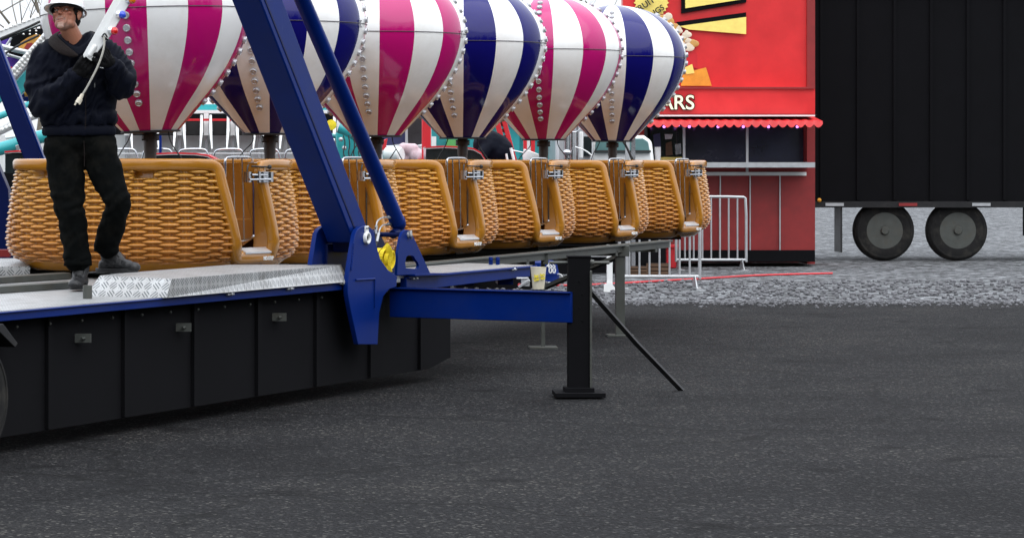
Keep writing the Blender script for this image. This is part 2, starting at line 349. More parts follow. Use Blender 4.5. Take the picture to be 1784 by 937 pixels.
def wicker_mesh():
    N, K = 980, 170; z0, z1 = .035, .705
    zz = np.linspace(z0, z1, K)[:, None]; s = np.linspace(0, 1, N)[None, :]
    a = np.array([[eRo(z)-.02] for z in zz[:, 0]]); b = np.array([[eLo(z)+2*PI+.02] for z in zz[:, 0]])
    ph = a+(b-a)*s; z = zz+0*s
    pw = (ph+PI) % (2*PI)-PI; u = np.interp(pw, PH, ARC)/CW
    d = np.zeros_like(u); VP = .0455
    rs = np.random.RandomState(3); jit = rs.rand(NC+4)*.25; amp = .9+.2*rs.rand(NC+4)
    for k in (-1, 0, 1):
        c = np.floor(u)+k; ci = c.astype(int) % NC
        du = (u-(c+.5))*CW/.083; off = (ci % 2)*.5
        vv = z/VP+off; row = np.round(vv)
        wob = .06*np.sin(row*12.9+ci*7.7)
        dv = (vv-row+wob)*VP/.0142
        q = 1-np.abs(du)**1.8-dv*dv
        d = np.maximum(d, .043*amp[ci]*np.clip(q, 0, 1)**.42)
    fu = (u-np.floor(u)-.5)*CW
    d = np.maximum(d, .014*np.clip(1-(fu/.009)**2, 0, 1)**.5)
    # hand slots under the rim on the flat front
    nxt = (ph-AA+PI) % (2*PI)-PI; t = np.tan(np.clip(nxt, -1.2, 1.2))*SA
    slot = ((np.abs(np.abs(t)-.44) < .085) & (np.abs(nxt) < 1.2) & (z > .635) & (z < .69))
    fade = np.clip((z-z0)/.035, 0, 1)
    d = np.where(slot, -.05, d*fade)
    r = rplan(ph)*prof(z)-.024+d
    v = np.stack([r*np.sin(ph), -r*np.cos(ph), z], -1).reshape(-1, 3)
    idx = np.arange(N*K).reshape(K, N)
    f = np.stack([idx[:-1, :-1], idx[:-1, 1:], idx[1:, 1:], idx[1:, :-1]], -1).reshape(-1, 4)
    me = bpy.data.meshes.new('wicker_panel'); me.vertices.add(len(v)); me.vertices.foreach_set('co', v.ravel())
    me.loops.add(f.size); me.loops.foreach_set('vertex_index', f.ravel()); me.polygons.add(len(f)); me.polygons.foreach_set('loop_start', np.arange(0, f.size, 4))
    me.polygons.foreach_set('use_smooth', [True]*len(f)); me.update(calc_edges=True); me.validate(); return me
def sweep(path, hw, ht, n=16, lift=0):      # rounded band along a closed path given as (phi, z)
    X = chaikin([bp(p[0], p[1]) for p in path], 3, True); k = len(X); vs = []
    for i in range(k):
        t = (X[(i+1) % k]-X[i-1]).normalized(); ph = math.atan2(X[i].x, -X[i].y)
        o = (bp(ph+.01, X[i].z)-bp(ph-.01, X[i].z)).cross(Vector((0, 0, 1))); o = Vector((o.x, o.y, 0)).normalized()
        if o.dot(Vector((X[i].x, X[i].y, 0))) < 0: o = -o
        o = (o-t*o.dot(t)).normalized(); b = t.cross(o); hh = hw*(1+.22*abs(t.z)**2+(.12 if X[i].z < .2 else 0))
        for j in range(n):
            a = 2*PI*j/n; ca, sa = math.cos(a), math.sin(a)
            ca = math.copysign(abs(ca)**.7, ca); sa = math.copysign(abs(sa)**.7, sa)
            vs.append(X[i]+o*(ht*ca+lift)+b*(hh*sa))
    m = MB(); m.add(vs, [(i*n+j, i*n+(j+1) % n, ((i+1) % k)*n+(j+1) % n, ((i+1) % k)*n+j) for i in range(k) for j in range(n)]); return m
def mid(z, r): return (eLi(z)+eLo(z))/2 if r < 0 else (eRi(z)+eRo(z))/2
rimpath = []
for z in np.linspace(.15, .60, 9): rimpath.append((mid(z, 1), z))
rimpath.append((mid(.69, 1)+.0, .72)); 
for a in np.linspace(eRo(.7)+.10, 2*PI+eLo(.7)-.10, 90): rimpath.append((a, .733))
rimpath.append((2*PI+mid(.69, -1), .725))
for z in np.linspace(.60, .15, 9): rimpath.append((2*PI+mid(z, -1), z))
rimpath.append((2*PI+mid(.10, -1)+.015, .088))
for a in np.linspace(2*PI+mid(.08, -1)+.11, 2*PI+mid(.08, 1)-.11, 8): rimpath.append((a, .082))
rimpath.append((2*PI+mid(.10, 1)-.015, .088))
MESH = {}
MESH['wicker'] = wicker_mesh()
MESH['rim'] = sweep(rimpath, .041, .036, 18, -.002).mesh()
def inner_mesh():
    m = MB(); K = 14; zs = np.linspace(.02, .742, K); N = 120; IN = .13
    vs = []; 
    for z in zs:
        a, b = eRi(z), eLi(z)+2*PI
        for k in range(N): vs.append(bp(a+(b-a)*k/(N-1), z, IN))
    fs = [(i*N+j, (i+1)*N+j, (i+1)*N+j+1, i*N+j+1) for i in range(K-1) for j in range(N-1)]
    m.add(vs, fs)
    for e, sg in ((eRi, 1), (eLi, -1)):      # door jambs from the outer frame to the inner wall
        vs = []
        for z in zs:
            for q in (.0, .3, .6, 1): vs.append(bp(e(z)+sg*.012, z, -.012+q*(IN+.014)))
        m.add(vs, [(i*4+j, i*4+j+1, (i+1)*4+j+1, (i+1)*4+j) for i in range(K-1) for j in range(3)])
    vs = [bp(a, .02, IN-.01) for a in np.linspace(-PI, PI, 80, endpoint=False)]     # floor
    m.add(vs, [tuple(range(80))])
    vs = [bp(a, z, .0) for z, in ((.02,), (.045,)) for a in np.linspace(-PI, PI, 80, endpoint=False)]
    ring = []
    for a in np.linspace(-PI, PI, 80, endpoint=False): ring += [bp(a, .722, .002), bp(a, .722, IN)]
    return m
def inner_build():
    m = inner_mesh(); N = 140                # the top land between rim and inner wall
    a, b = eRi(.72)+.0, eLi(.72)+2*PI-.0
    vs = []
    for k in range(N): ph = a+(b-a)*k/(N-1); vs += [bp(ph, .744, .005), bp(ph, .748, .07), bp(ph, .744, .13)]
    m.add(vs, [(3*k+j, 3*k+3+j, 3*k+4+j, 3*k+1+j) for k in range(N-1) for j in range(2)])
    return m.mesh()
MESH['inner'] = inner_build()
m = MB()                                      # the plain lip under the weave
prf = [(-.005, .07), (-.012, .03), (.0, .012), (.035, .008), (.055, .02)]; N = 160; vs = []
for z, ins in prf:
    for k in range(N): vs.append(bp(-PI+2*PI*k/N, z, ins))
m.add(vs, [(i*N+j, i*N+(j+1) % N, (i+1)*N+(j+1) % N, (i+1)*N+j) for i in range(len(prf)-1) for j in range(N)]); m.add([vs[k] for k in range(N)], [tuple(range(N-1, -1, -1))])
MESH['lip'] = m.mesh()
m = MB(); N = 90; vs = []                      # bench round the inside
a, b = R(95), R(385)
for k in range(N):
    ph = a+(b-a)*k/(N-1)
    for z, ins in ((.02, .44), (.27, .43), (.31, .46), (.335, .42), (.335, .2), (.33, .125)): vs.append(bp(ph, z, ins))
m.add(vs, [(6*k+j, 6*k+6+j, 6*k+7+j, 6*k+1+j) for k in range(N-1) for j in range(5)]); m.add(vs[:6], [(0,1,2,3,4,5)]); m.add(vs[-6:], [(5,4,3,2,1,0)])
MESH['bench'] = m.mesh()
# door plane: origin and axes of face B
Bn = Vector((math.sin(AA+PI/2), -math.cos(AA+PI/2), 0)); Bt = Vector((math.sin(AA), -math.cos(AA), 0))
def dp(t, z, o=0): return Bn*(.835+o)+Bt*t+Vector((0, 0, z))
m = MB()
loop = chaikin([dp(0.390, .55), dp(0.390, .74), dp(0.385, .772), dp(0.355, .785), dp(0.035, .785), dp(0.000, .772), dp(-0.010, .74), dp(-0.015, .5), dp(-0.020, .26), dp(-0.025, .225), dp(0.015, .21), dp(0.225, .195)], 2)
m.tube(loop, .0085, 8)
for t in (.28, .15): m.tube([dp(t, .78), dp(t-.02, .5), dp(t-.03, .205)], .0055, 6)
MESH['gate'] = m.mesh()
m = MB(); m.tube(chaikin([dp(.07, .73, .01), dp(.12, .72, .03), dp(.13, .66, .03), dp(.07, .64, .03)], 2), .006, 6)
m.tube([dp(.08, .72, .04), dp(-.06, .715, .10)], .006, 6); m.sph(dp(-.065, .715, .105), .016, 8)
MESH['pull'] = m.mesh()
m = MB(); Mx = Matrix((Bt, Bn, Vector((0, 0, 1)))).transposed()
m.box(dp(-.01, .645, .088), (.15, .01, .075), Mx); m.box(dp(.11, .645, .03), (.10, .02, .07), Mx); m.box(dp(.14, .645, .04), (.03, .045, .074), Mx); m.box(dp(-.03, .645, .098), (.10, .012, .07), Mx); m.box(dp(-.075, .645, .085), (.012, .06, .07), Mx); m.box(dp(-.12, .645, .075), (.085, .015, .07), Mx)
m.tube([dp(.16, .628, .065), dp(-.06, .628, .115)], .009, 8); m.tube([dp(.12, .66, .065), dp(-.02, .66, .11)], .007, 8); m.box(dp(.055, .645, .075), (.03, .04, .05), Mx); m.tube([dp(.05, .60, .07), dp(.05, .69, .08)], .006, 6)
MESH['latch'] = m.mesh()
m = MB(); vs = [dp(.27, .122, .068), dp(-.15, .122, .080), dp(-.15, .150, .03), dp(.27, .150, .02), dp(.27, .145, -.10), dp(-.15, .145, -.09)]
vs2 = [p+Vector((0, 0, -.012)) for p in vs]
m.add(vs+vs2, [(0,1,2,3), (3,2,5,4), (7,6,9,8), (8,9,10,11), (0,6,7,1), (1,7,8,2), (2,8,11,5), (5,11,10,4), (4,10,9,3), (3,9,6,0)])
MESH['sill'] = m.mesh()
# balloon
RB, ZEQ = .76, 2.682-BZ
BPROF = [(.27, -1.115), (.285, -1.10), (.395, -.985), (.52, -.855), (.63, -.745), (.72, -.64), (.80, -.53), (.875, -.405), (.935, -.275), (.975, -.15), (.995, -.05), (1, 0), (.992, .10), (.968, .19), (.925, .285), (.86, .38), (.77, .475), (.655, .56), (.51, .63), (.35, .68), (.18, .71), (.04, .72)]
def fineprof(n=70):
    P = np.array(BPROF); s = np.concatenate([[0], np.cumsum(np.hypot(*np.diff(P, axis=0).T))]); t = np.linspace(0, s[-1], n)
    r = np.interp(t, s, P[:, 0]); z = np.interp(t, s, P[:, 1])
    for _ in range(3):
        r[1:-1] = (r[:-2]+2*r[1:-1]+r[2:])/4; z[1:-1] = (z[:-2]+2*z[1:-1]+z[2:])/4
    return t, r, z
BT, BR, BZZ = fineprof()
def balloon_mesh(lampcol):        # slots: 0 white 1 colour 2 dark
    N = 192; m = MB(); vs = []
    for r, z in zip(BR, BZZ):
        for j in range(N):
            a = 2*PI*(j+.0)/N; rr = RB*r; g = (a/(PI/8)+.5) % 1; rr *= 1-.010*(1-(2*g-1)**2)*0-.004*(abs(2*g-1) > .93)
            vs.append((rr*math.sin(a), -rr*math.cos(a), ZEQ+RB*z))
    k = len(BR)
    for i in range(k-1):
        for j in range(N):
            g = int(((j+.5)/N*16+.5)) % 16; s.mi = 0
            m.mi = (1 if lampcol else 0) if g % 2 == 0 else (0 if lampcol else 1)
            m.add([], []) ; m.f.append((i*N+j, i*N+(j+1) % N, (i+1)*N+(j+1) % N, (i+1)*N+j)); m.m.append(m.mi)
    m.v = vs; m.mi = 2; m.f.append(tuple(range(N-1, -1, -1))); m.m.append(2); m.f.append(tuple(range((k-1)*N, k*N))); m.m.append(0)
    return m.mesh()
class s: mi = 0
MESH['b1'] = balloon_mesh(True); MESH['b0'] = balloon_mesh(False)
m = MB(); m.tube([(RB*1.0015*math.sin(a), -RB*1.0015*math.cos(a), ZEQ) for a in np.linspace(0, 2*PI, 160, endpoint=False)], .0028, 6, close=True); MESH['seam'] = m.mesh()
m = MB(); m.lathe([(.0015, .024), (.012, .022), (.02, .015), (.0225, .006)], n=12); MESH['lens'] = m.mesh()
m = MB(); m.lathe([(.0275, -.004), (.0285, .004), (.026, .009), (.0225, .0095), (.021, .004)], n=14); MESH['cap'] = m.mesh()
m = MB(); m.lathe([(.0265, -.004), (.0265, .013), (.023, .018), (.021, .018), (.019, .015), (.006, .015), (.005, .019), (.001, .020)], n=12); MESH['lamp'] = m.mesh()
M['lamp'] = mat('lamp_cap', (.42, .42, .44), .25, metal=.3, var=.25, vs=90, coat=.4)
m = MB(); m.tube([(0, 0, .02), (0, 0, .82)], .043, 18); m.tube([(0, 0, .82), (0, 0, ZEQ-RB*1.115+.01)], .047, 18); m.lathe([(.062, 0), (.062, .028), (.05, .03)], c=(0, 0, ZEQ-RB*1.115-.06), n=20)
for k in range(6): m.box((.055*math.cos(k), .055*math.sin(k), ZEQ-RB*1.115-.045), (.016, .016, .05))
MESH['pole'] = m.mesh()
m = MB(); m.lathe([(.215, -.012), (.215, 0), (.20, .002)], c=(0, 0, ZEQ-RB*1.115), n=40); MESH['plate'] = m.mesh()
def cable_mesh(sx, seed):
    r = random.Random(seed); zt = ZEQ-RB*1.115; m = MB()
    p = [Vector((sx*.13, -.03, zt)), Vector((sx*(.12+.04*r.random()), -.04, zt-.07)), Vector((sx*(.16+.05*r.random()), -.06, .84)), Vector((sx*(.24+.08*r.random()), -.08, .70))]
    m.tube(chaikin(p, 3), .0045, 6); return m.mesh()
for i in range(3): MESH['cl%d' % i] = cable_mesh(-1, i); MESH['cr%d' % i] = cable_mesh(1, i+9)
m = MB(); m.tube(chaikin([(0, 0, .02), (0, 0, -.02), (.0, 0, -.03)], 1), .005, 6); m.box((0, 0, .018), (.02, .012, .012)); m.box((0, 0, -.03), (.02, .012, .012)); MESH['clip'] = m.mesh()
lamp_spots = []
tt = np.arange(.36, 2.16, .1165)
for t in tt:
    r = float(np.interp(t, BT, BR)); z = float(np.interp(t, BT, BZZ)); dr = float(np.interp(t+.02, BT, BR))-r; dz = float(np.interp(t+.02, BT, BZZ))-z
    lamp_spots.append((r*RB, ZEQ+z*RB, math.atan2(-dr, dz)))
def ob(name, me, mats, parent, smooth='auto'):
    return link(name, me, mats, parent, smooth, world=False)
for k in list(MESH):
    me = MESH[k]
    if k != 'wicker':
        me.polygons.foreach_set('use_smooth', [True]*len(me.polygons)); me.set_sharp_from_angle(angle=R(38))
def gondola(i, loc, yaw, colour, lampcol, label):
    g = empty('balloon_gondola', loc, label, 'balloon gondola', 'hot air balloon gondolas standing in a row')
    def part(name, key, mt, parent=g, rot=0):
        me = MESH[key]; o = bpy.data.objects.new(name, me); C.objects.link(o); o.parent = parent
        if not me.materials:
            for x in (mt if isinstance(mt, list) else [mt]): me.materials.append(x)
        o.rotation_euler.z = rot; return o
    key = 'b1' if lampcol else 'b0'; me = MESH[key].copy()
    for x in (M['white'], M[colour], M['seam']): me.materials.append(x)
    b = bpy.data.objects.new('balloon', me); C.objects.link(b); b.parent = g; b.rotation_euler.z = yaw
    if i == 0: b.rotation_euler = (0, -R(2.2), yaw); b.location = (.98*math.sin(R(2.2)), 0, 0)
    part('seam', 'seam', M['seam'], b); part('base_plate', 'plate', M['black'], b)
    c = part('clip', 'clip', M['galv'], b); a = PI/2*1.0-.22; c.location = ((RB+.008)*math.sin(a), -(RB+.008)*math.cos(a), ZEQ)
    for q in range(4):
        for (r, z, el) in lamp_spots:
            o = bpy.data.objects.new('lamp', MESH['lamp']); C.objects.link(o); o.parent = b
            if not MESH['lamp'].materials: MESH['lamp'].materials.append(M['lamp'])
            a = q*PI/2; o.location = ((r+.002)*math.sin(a), -(r+.002)*math.cos(a), z)
            nv = Vector((math.sin(a)*math.cos(el), -math.cos(a)*math.cos(el), math.sin(el))); o.rotation_euler = nv.to_track_quat('Z', 'Y').to_euler()
    part('pole', 'pole', M['pole'])
    part('cable', 'cl%d' % (i % 3), M['rubber']); part('cable', 'cr%d' % ((i+1) % 3), M['rubber'])
    bk = part('basket', 'inner', M['inner'])
    if i == 0: bk.location.x = .028
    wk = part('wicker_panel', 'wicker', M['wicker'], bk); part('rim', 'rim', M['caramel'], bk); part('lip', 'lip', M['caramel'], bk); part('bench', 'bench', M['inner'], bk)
    part('step_plate', 'sill', M['alu'], bk)
    gt = part('gate', 'gate', M['chrome']); part('latch', 'latch', M['chrome'], gt); part('pull_handle', 'pull', M['rubber'], gt)
    if 'nostep' not in MESH:
        Mt = Matrix.Translation(dp(.04, .074, .122)) @ Matrix((-Bt, Vector((0, 0, 1)), Bn)).transposed().to_4x4()
        o = text('NO STEP', .036, Mt, 'step_lettering', M['wht'], None, .002, .0012); MESH['nostep'] = o.data; bpy.data.objects.remove(o)
    part('step_lettering', 'nostep', M['wht'], bk)
    return g
GL = [('magenta', True, 'balloon gondola with magenta and white stripes behind the man in black, nearest of the row'),
      ('bblue', False, 'blue and white striped balloon gondola half hidden by the big slanting blue arm'),
      ('magenta', False, 'magenta balloon gondola right of the slim blue strut, its lamps on a white stripe'),
      ('bblue', False, 'dark blue and white balloon gondola standing between two pink and white ones'),
      ('magenta', True, 'pink and white balloon gondola second from the far end, its lamps on a pink stripe'),
      ('bblue', False, 'blue and white balloon gondola farthest away, in front of the red food stand')]
GP = []
for i, (c, lc, lb) in enumerate(GL):
    D = 20.65*(1+.087*i); px = [262, 470, 656, 806, 947, 1067][i]
    p = at(px, 285, D); GP.append((p.x, D)); gondola(i, (p.x, D, BZ), R([-7, -10, -10, -13, -8, -6][i]), c, lc, lb)
# ------------------------------------------------------------ the ride's trailer with its arms
def onz(px, py, z): return at(px, py, (EYE-z)*F/(py-CY))
tr = empty('ride_trailer', T(0, -.8, 0), 'blue steel ride trailer with slanting arm, strut and silver tread plates', 'ride trailer')
def vplate(poly, v, th, name, mt, parent, bevel=.004):
    m = MB(); m.prism([pv(x, y, v) for x, y in poly], -NRM*th); return m.build(name, mt, parent, bevel=bevel)
def hole_plate(outer, inner, v, th, n=48):
    def res(poly, k):
        P = [onv(x, y, v) for x, y in poly]; P = [Vector((a, b)) for a, b in P]; Ls = [(P[(i+1) % len(P)]-P[i]).length for i in range(len(P))]; tot = sum(Ls); out = []
        for j in range(k):
            d = tot*j/k; i = 0
            while d > Ls[i]: d -= Ls[i]; i += 1
            out.append(P[i].lerp(P[(i+1) % len(P)], d/Ls[i]))
        return out
    I = res(inner, n); c = sum(I, Vector((0, 0)))/n; Po = [Vector(onv(x, y, v)) for x, y in outer]
    def ray(d):
        best = None
        for i in range(len(Po)):
            a, b = Po[i], Po[(i+1) % len(Po)]; e = b-a; den = d.x*e.y-d.y*e.x
            if abs(den) < 1e-9: continue
            q = a-c; t = (q.x*e.y-q.y*e.x)/den; u = (q.x*d.y-q.y*d.x)/den
            if t > 0 and -1e-6 <= u <= 1+1e-6: best = t if best is None else max(best, t)
        return c+d*best
    ang = set()
    A = [math.atan2(*(p-c).yx) for p in I]+[math.atan2(*(p-c).yx) for p in Po]; A = sorted(A)
    def rin(d):
        for i in range(n):
            a, b = I[i], I[(i+1) % n]; e = b-a; den = d.x*e.y-d.y*e.x
            if abs(den) < 1e-12: continue
            q = a-c; t = (q.x*e.y-q.y*e.x)/den; u = (q.x*d.y-q.y*d.x)/den
            if t > 0 and -1e-4 <= u <= 1.0001: return c+d*t
        return I[0]
    vs = []; k = len(A)
    for a in A:
        d = Vector((math.cos(a), math.sin(a)))
        for p in (ray(d), rin(d)):
            vs += [T(p.x, v, p.y), T(p.x, v-th, p.y)]
    fs = []
    for i in range(k):
        a, b = 4*i, 4*((i+1) % k)
        fs += [(a, b, b+2, a+2), (a+1, a+3, b+3, b+1), (a, a+1, b+1, b), (a+2, b+2, b+3, a+3)]
    m = MB(); m.add(vs, fs); me = m.mesh(); bm = bmesh.new(); bm.from_mesh(me); bmesh.ops.recalc_face_normals(bm, faces=bm.faces); bm.to_mesh(me); bm.free(); return me
# deck
m = MB(); uR = 3.45
m.add([T(-7.5, -.02, .80), T(uR, -.02, .80), T(uR+.9, -2.6, .80), T(-7.5, -2.6, .80)], [(0, 1, 2, 3)])
m.add([T(-7.5, -.02, .788), T(uR, -.02, .788), T(uR+.9, -2.6, .788), T(-7.5, -2.6, .788)], [(3, 2, 1, 0)]); m.add(m.v[:4]+m.v[4:8], [(0,4,5,1), (1,5,6,2), (2,6,7,3), (3,7,4,0)])
me = m.mesh(); planar_uv(me); deck = link('deck', me, M['tread'], tr)
# raised tread cover along the front edge
A_, B_, C_, D_, E_, G_ = onz(299, 486, .909), onz(592, 462.5, .909), onz(594, 460.5, .909), onz(400, 461, .909), onz(205, 476.3, .909), at(174, 480, 17.42)
Ab, Bb, Cb, Gb, Eb = onz(290, 518.5, .80), onz(604, 491, .80), onz(606, 487, .80), at(146, 520, 17.36), onz(160, 500, .80)
m = MB(); m.add([A_, B_, C_, D_, E_, G_, Ab, Bb, Cb, Gb, Eb], [(0,1,2,3,4,5), (6,7,1,0), (9,6,0,5), (7,8,2,1), (10,9,5,4), (8,10,4,3,2)])
me = m.mesh(); planar_uv(me); link('tread_cover', me, M['tread'], tr)
# front rail, side and black underside
m = MB(); mid_ = (onv(600, 480, 0)[0])
m.prism([T(-7.5, .0, .795), T(.02, .0, .795), T(.02, .0, .745), T(-7.5, .0, .745)], -NRM*.07); m.prism([T(-7.5, .012, .7955), T(.02, .012, .7955), T(.02, .012, .787), T(-7.5, .012, .787)], -NRM*.011)
m.build('front_rail', M['blue'], tr, bevel=.003)
m = MB(); m.prism([T(.98, .0, .797), T(uR-.1, .0, .797), T(uR-.1, 0, .715), T(.98, 0, .69)], -NRM*.05)
m.prism([T(.98, .02, .799), T(uR, .02, .799), T(uR, .02, .782), T(.98, .02, .782)], -NRM*.02)
m.box(T(uR-.15, -.2, .72), (.12, .35, .13)); m.box(T(uR-.55, -.35, .72), (.1, .3, .12))
m.build('side_rail', M['blue'], tr, bevel=.004)
m = MB(); m.prism([T(-7.5, -.10, .745), T(2.0, -.10, .745), T(2.0, -.10, .16), T(1.6, -.10, .10), T(-7.5, -.10, .10)], -NRM*.06)
m.prism([T(-7.5, -1.9, .745), T(3.2, -1.9, .745), T(3.2, -1.9, .3), T(-7.5, -1.9, .3)], -NRM*.06); m.box(T(-1, -1, .70), (1, 1, .1))
for u in np.arange(-7.2, 2.0, .86): m.prism([T(u, -.075, .74), T(u+.05, -.075, .74), T(u+.05, -.075, .11), T(u, -.075, .11)], -NRM*.03)
m.build('side_skirt', M['chassis'], tr)
def wheel(c, axis_m, r0, parent, nm='wheel'):          # tyre with grooves, dished rim, holes and nuts; axis_m maps z to the outer side
    ty = MB(); w_ = r0*.30; prf = [(r0*.60, -w_), (r0*.70, -w_*1.05), (r0*.90, -w_*1.02), (r0*.975, -w_*.80), (r0*.985, -w_*.5), (r0*.96, -w_*.47), (r0*.96, -w_*.40), (r0*1.0, -w_*.37), (r0*1.0, -w_*.06), (r0*.965, -w_*.04), (r0*.965, w_*.04), (r0*1.0, w_*.06), (r0*1.0, w_*.37), (r0*.96, w_*.40), (r0*.96, w_*.47), (r0*.985, w_*.5), (r0*.975, w_*.80), (r0*.90, w_*1.02), (r0*.86, w_*1.03), (r0*.85, w_*.99), (r0*.70, w_*1.05), (r0*.60, w_*.95)]
    ty.lathe(prf, c=c, n=48, M=axis_m); o = ty.build(nm, M['tyre'], parent)
    rm = MB(); rm.lathe([(r0*.595, w_*.97), (r0*.56, w_*.95), (r0*.53, w_*.45), (r0*.40, w_*.25), (r0*.30, w_*.62), (r0*.26, w_*.64), (r0*.15, w_*.60), (r0*.14, w_*1.1), (r0*.11, w_*1.2), (.002, w_*1.2)], c=c, n=40, M=axis_m); ro = rm.build('rim', M['steel'], o)
    for k in range(8):
        a = 2*PI*k/8; q = c+axis_m @ Vector((r0*.215*math.cos(a), r0*.215*math.sin(a), w_*.62)); nb = MB(); nb.lathe([(r0*.028, 0), (r0*.028, w_*.18), (r0*.015, w_*.22)], c=q, n=6, M=axis_m); nb.build('lug_nut', M['galv'], o)
        q = c+axis_m @ Vector((r0*.44*math.cos(a+.4), r0*.44*math.sin(a+.4), w_*.33)); nb = MB(); nb.lathe([(r0*.045, 0), (r0*.045, w_*.03)], c=q, n=12, M=axis_m); nb.build('rim_hole', M['chassis'], o)
    return o
M['tyre'] = mat('tyre', (.013, .013, .013), .85, var=.3, vs=9, spec=.15, dirt=(.06,.055,.045), dirta=.5)
for u in (-5.6, -4.75): wheel(T(u, -.02, .345), Matrix((ROW, Vector((0, 0, 1)), NRM)).transposed(), .345, tr)
m = MB(); m.prism([T(-6.1, .03, .62), T(-5.95, .03, .735), T(-4.4, .03, .735), T(-4.25, .03, .62), T(-4.28, .03, .60), T(-4.45, .03, .70), T(-5.9, .03, .70), T(-6.07, .03, .60)], -NRM*.2); m.build('mudguard', M['black'], tr, bevel=.004)
for u in (-3.4, -2.2, -.9, .45):
    m = MB(); m.box(T(u, -.068, .60), (.10, .03, .05)); m.tube([T(u-.04, -.05, .60), T(u+.04, -.05, .60)], .008, 8); m.build('latch', M['steel'], tr)
for k in range(26):
    m = MB(); u = -6.9+k*.35; m.sph(T(u, -.072, .70), .009, 6); m.build('rivet', M['steel'], tr)
for px, py in ((401, 512), (505, 502.5), (596, 493), (681, 486.3), (723, 484.5), (895, 469)):
    m = MB(); q = pv(px, py, .012); m.bar(q-ROW*.045, q+ROW*.045, .016, .012, NRM); m.sph(q+NRM*.008, .012, 6); m.build('clasp', M['galv'], tr)
# pivot bracket, two plates
BR_ = [(619, 408), (623, 400), (630, 394.5), (638, 393), (646, 396.5), (652, 405), (656, 428), (663, 452), (676, 470), (692, 481), (691, 499), (678, 504), (668, 516), (661, 545), (658, 600), (624, 600), (611, 540), (606, 512), (606, 490), (612, 450)]
o = vplate(BR_, .05, .035, 'pivot_bracket', M['blue'], tr)
me = o.data; P2 = [(x, y) for x, y in BR_]
m = MB(); m.prism([T(*((lambda q: (q[0], -.24, q[1]))(onv(x, y, .05)))) for x, y in BR_], -NRM*.035); m.build('rear_pivot_bracket', M['blue'], tr, bevel=.004)
c0 = pv(638.5, 414.5, .055); Mr = Matrix((ROW, Vector((0, 0, 1)), NRM)).transposed()
m = MB(); n = 28
prf = [(.026, -.01), (.043, -.01), (.043, .012), (.039, .018), (.030, .018), (.026, .012)]
vs = [c0+Mr @ Vector((r*math.cos(2*PI*j/n), r*math.sin(2*PI*j/n), z)) for r, z in prf for j in range(n)]
m.add(vs, [(i*n+j, ((i+1) % 6)*n+j, ((i+1) % 6)*n+(j+1) % n, i*n+(j+1) % n) for i in range(6) for j in range(n)])
me = m.mesh(); bm = bmesh.new(); bm.from_mesh(me); bmesh.ops.recalc_face_normals(bm, faces=bm.faces); bm.to_mesh(me); bm.free(); link('pin_bushing', me, M['wht'], o, 'auto')
m = MB(); m.lathe([(.026, -.005), (.024, .003), (.001, .003)], c=c0, n=20, M=Mr); m.build('pin', M['chassis'], o)
m = MB(); m.bar(c0+Vector((0, 0, .035)), c0+Vector((0, 0, .082)), .05, .014, ROW); m.build('keeper_plate', M['wht'], o, bevel=.003)
m = MB()
for k in (-1, 1): m.lathe([(.007, 0), (.007, .012), (.001, .013)], c=c0+ROW*.013*k+Vector((0, 0, .066)), n=6, M=Mr)
m.build('bolt', M['steel'], o)
m = MB(); a = pv(620, 487.5, .055); b = pv(653, 485.5, .055); m.tube([a, b], .007, 8); m.tube([b, b-Vector((0, 0, .20))], .004, 6); m.build('weld_lip', M['blue'], o)
# boom arm
def arm(py): return 617-.3877*(423-py), 640-.372*(395-py)
m = MB(); pl = []
t0 = (617-.3877*(423+600), -600); t1 = (640-.372*(395+600), -600)
m.prism([pv(617, 423, 0), pv(*t0, 0), pv(*t1, 0), pv(640, 397, 0), pv(637, 421, 0)], -NRM*.205)
bo = m.build('boom_arm', M['blue'], tr, bevel=.010)
bb = bo.modifiers[0]; bb.segments = 3
m = MB(); m.prism([pv(623, 412, .004), pv(t0[0]+5.5, -600, .004), pv(t0[0]+7.5, -600, .004), pv(625.5, 412, .004)], -NRM*.003); m.build('weld_seam', M['navy'], bo)
# lower knuckle of the arm between the bracket plates
m = MB(); m.prism([pv(622, 400, -.02), pv(655, 402, -.02), pv(650, 440, -.02), pv(625, 440, -.02)], -NRM*.20); m.build('arm_foot', M['navy'], bo, bevel=.01)
m = MB(); m.prism([T(onv(573, 425, -.21)[0], -.22, onv(573, 425, -.21)[1]), T(onv(573, 425, -.21)[0]-.02, -.22, .80), T(onv(573, 425, -.21)[0]+.42, -.22, .80), T(onv(573, 425, -.21)[0]+.34, -.22, onv(573, 425, -.21)[1])], -NRM*.03); m.build('stop_plate', M['navy'], tr, bevel=.004)
# strut with its bracket
SB = [(692, 479), (693.5, 440), (698, 414), (702, 404), (708, 400), (714, 401.5), (719, 410), (750, 477)]
SW = [(707, 467), (706, 457), (708, 447), (713, 444.5), (720, 445.5), (729, 459), (730, 464), (727, 468.5)]
me = hole_plate(SB, SW, .03, .02); sb = link('strut_bracket', me, M['blue'], tr, 'auto')
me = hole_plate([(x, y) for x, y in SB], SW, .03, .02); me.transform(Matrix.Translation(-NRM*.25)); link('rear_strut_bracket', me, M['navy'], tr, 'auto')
m = MB(); m.bar(pv(694, 478.5, -.06), pv(751, 476.5, -.06), .26, .012, NRM); m.build('bracket_foot', M['blue'], tr)
def sc_(py): return 695-.428*(395-py)
b0 = pv(695+2, 397, -.09); tp = pv(sc_(-600), -600, -.09); dr = (tp-b0).normalized()
m = MB(); m.tube([b0, b0+dr*.02, b0+dr*.06], [.035, .052, .056], 28); m.tube([b0+dr*.06, b0+dr*.065, b0+dr*1.0, tp], [.0575, .0545, .0535, .052], 32)
st = m.build('hydraulic_strut', M['blue'], tr)
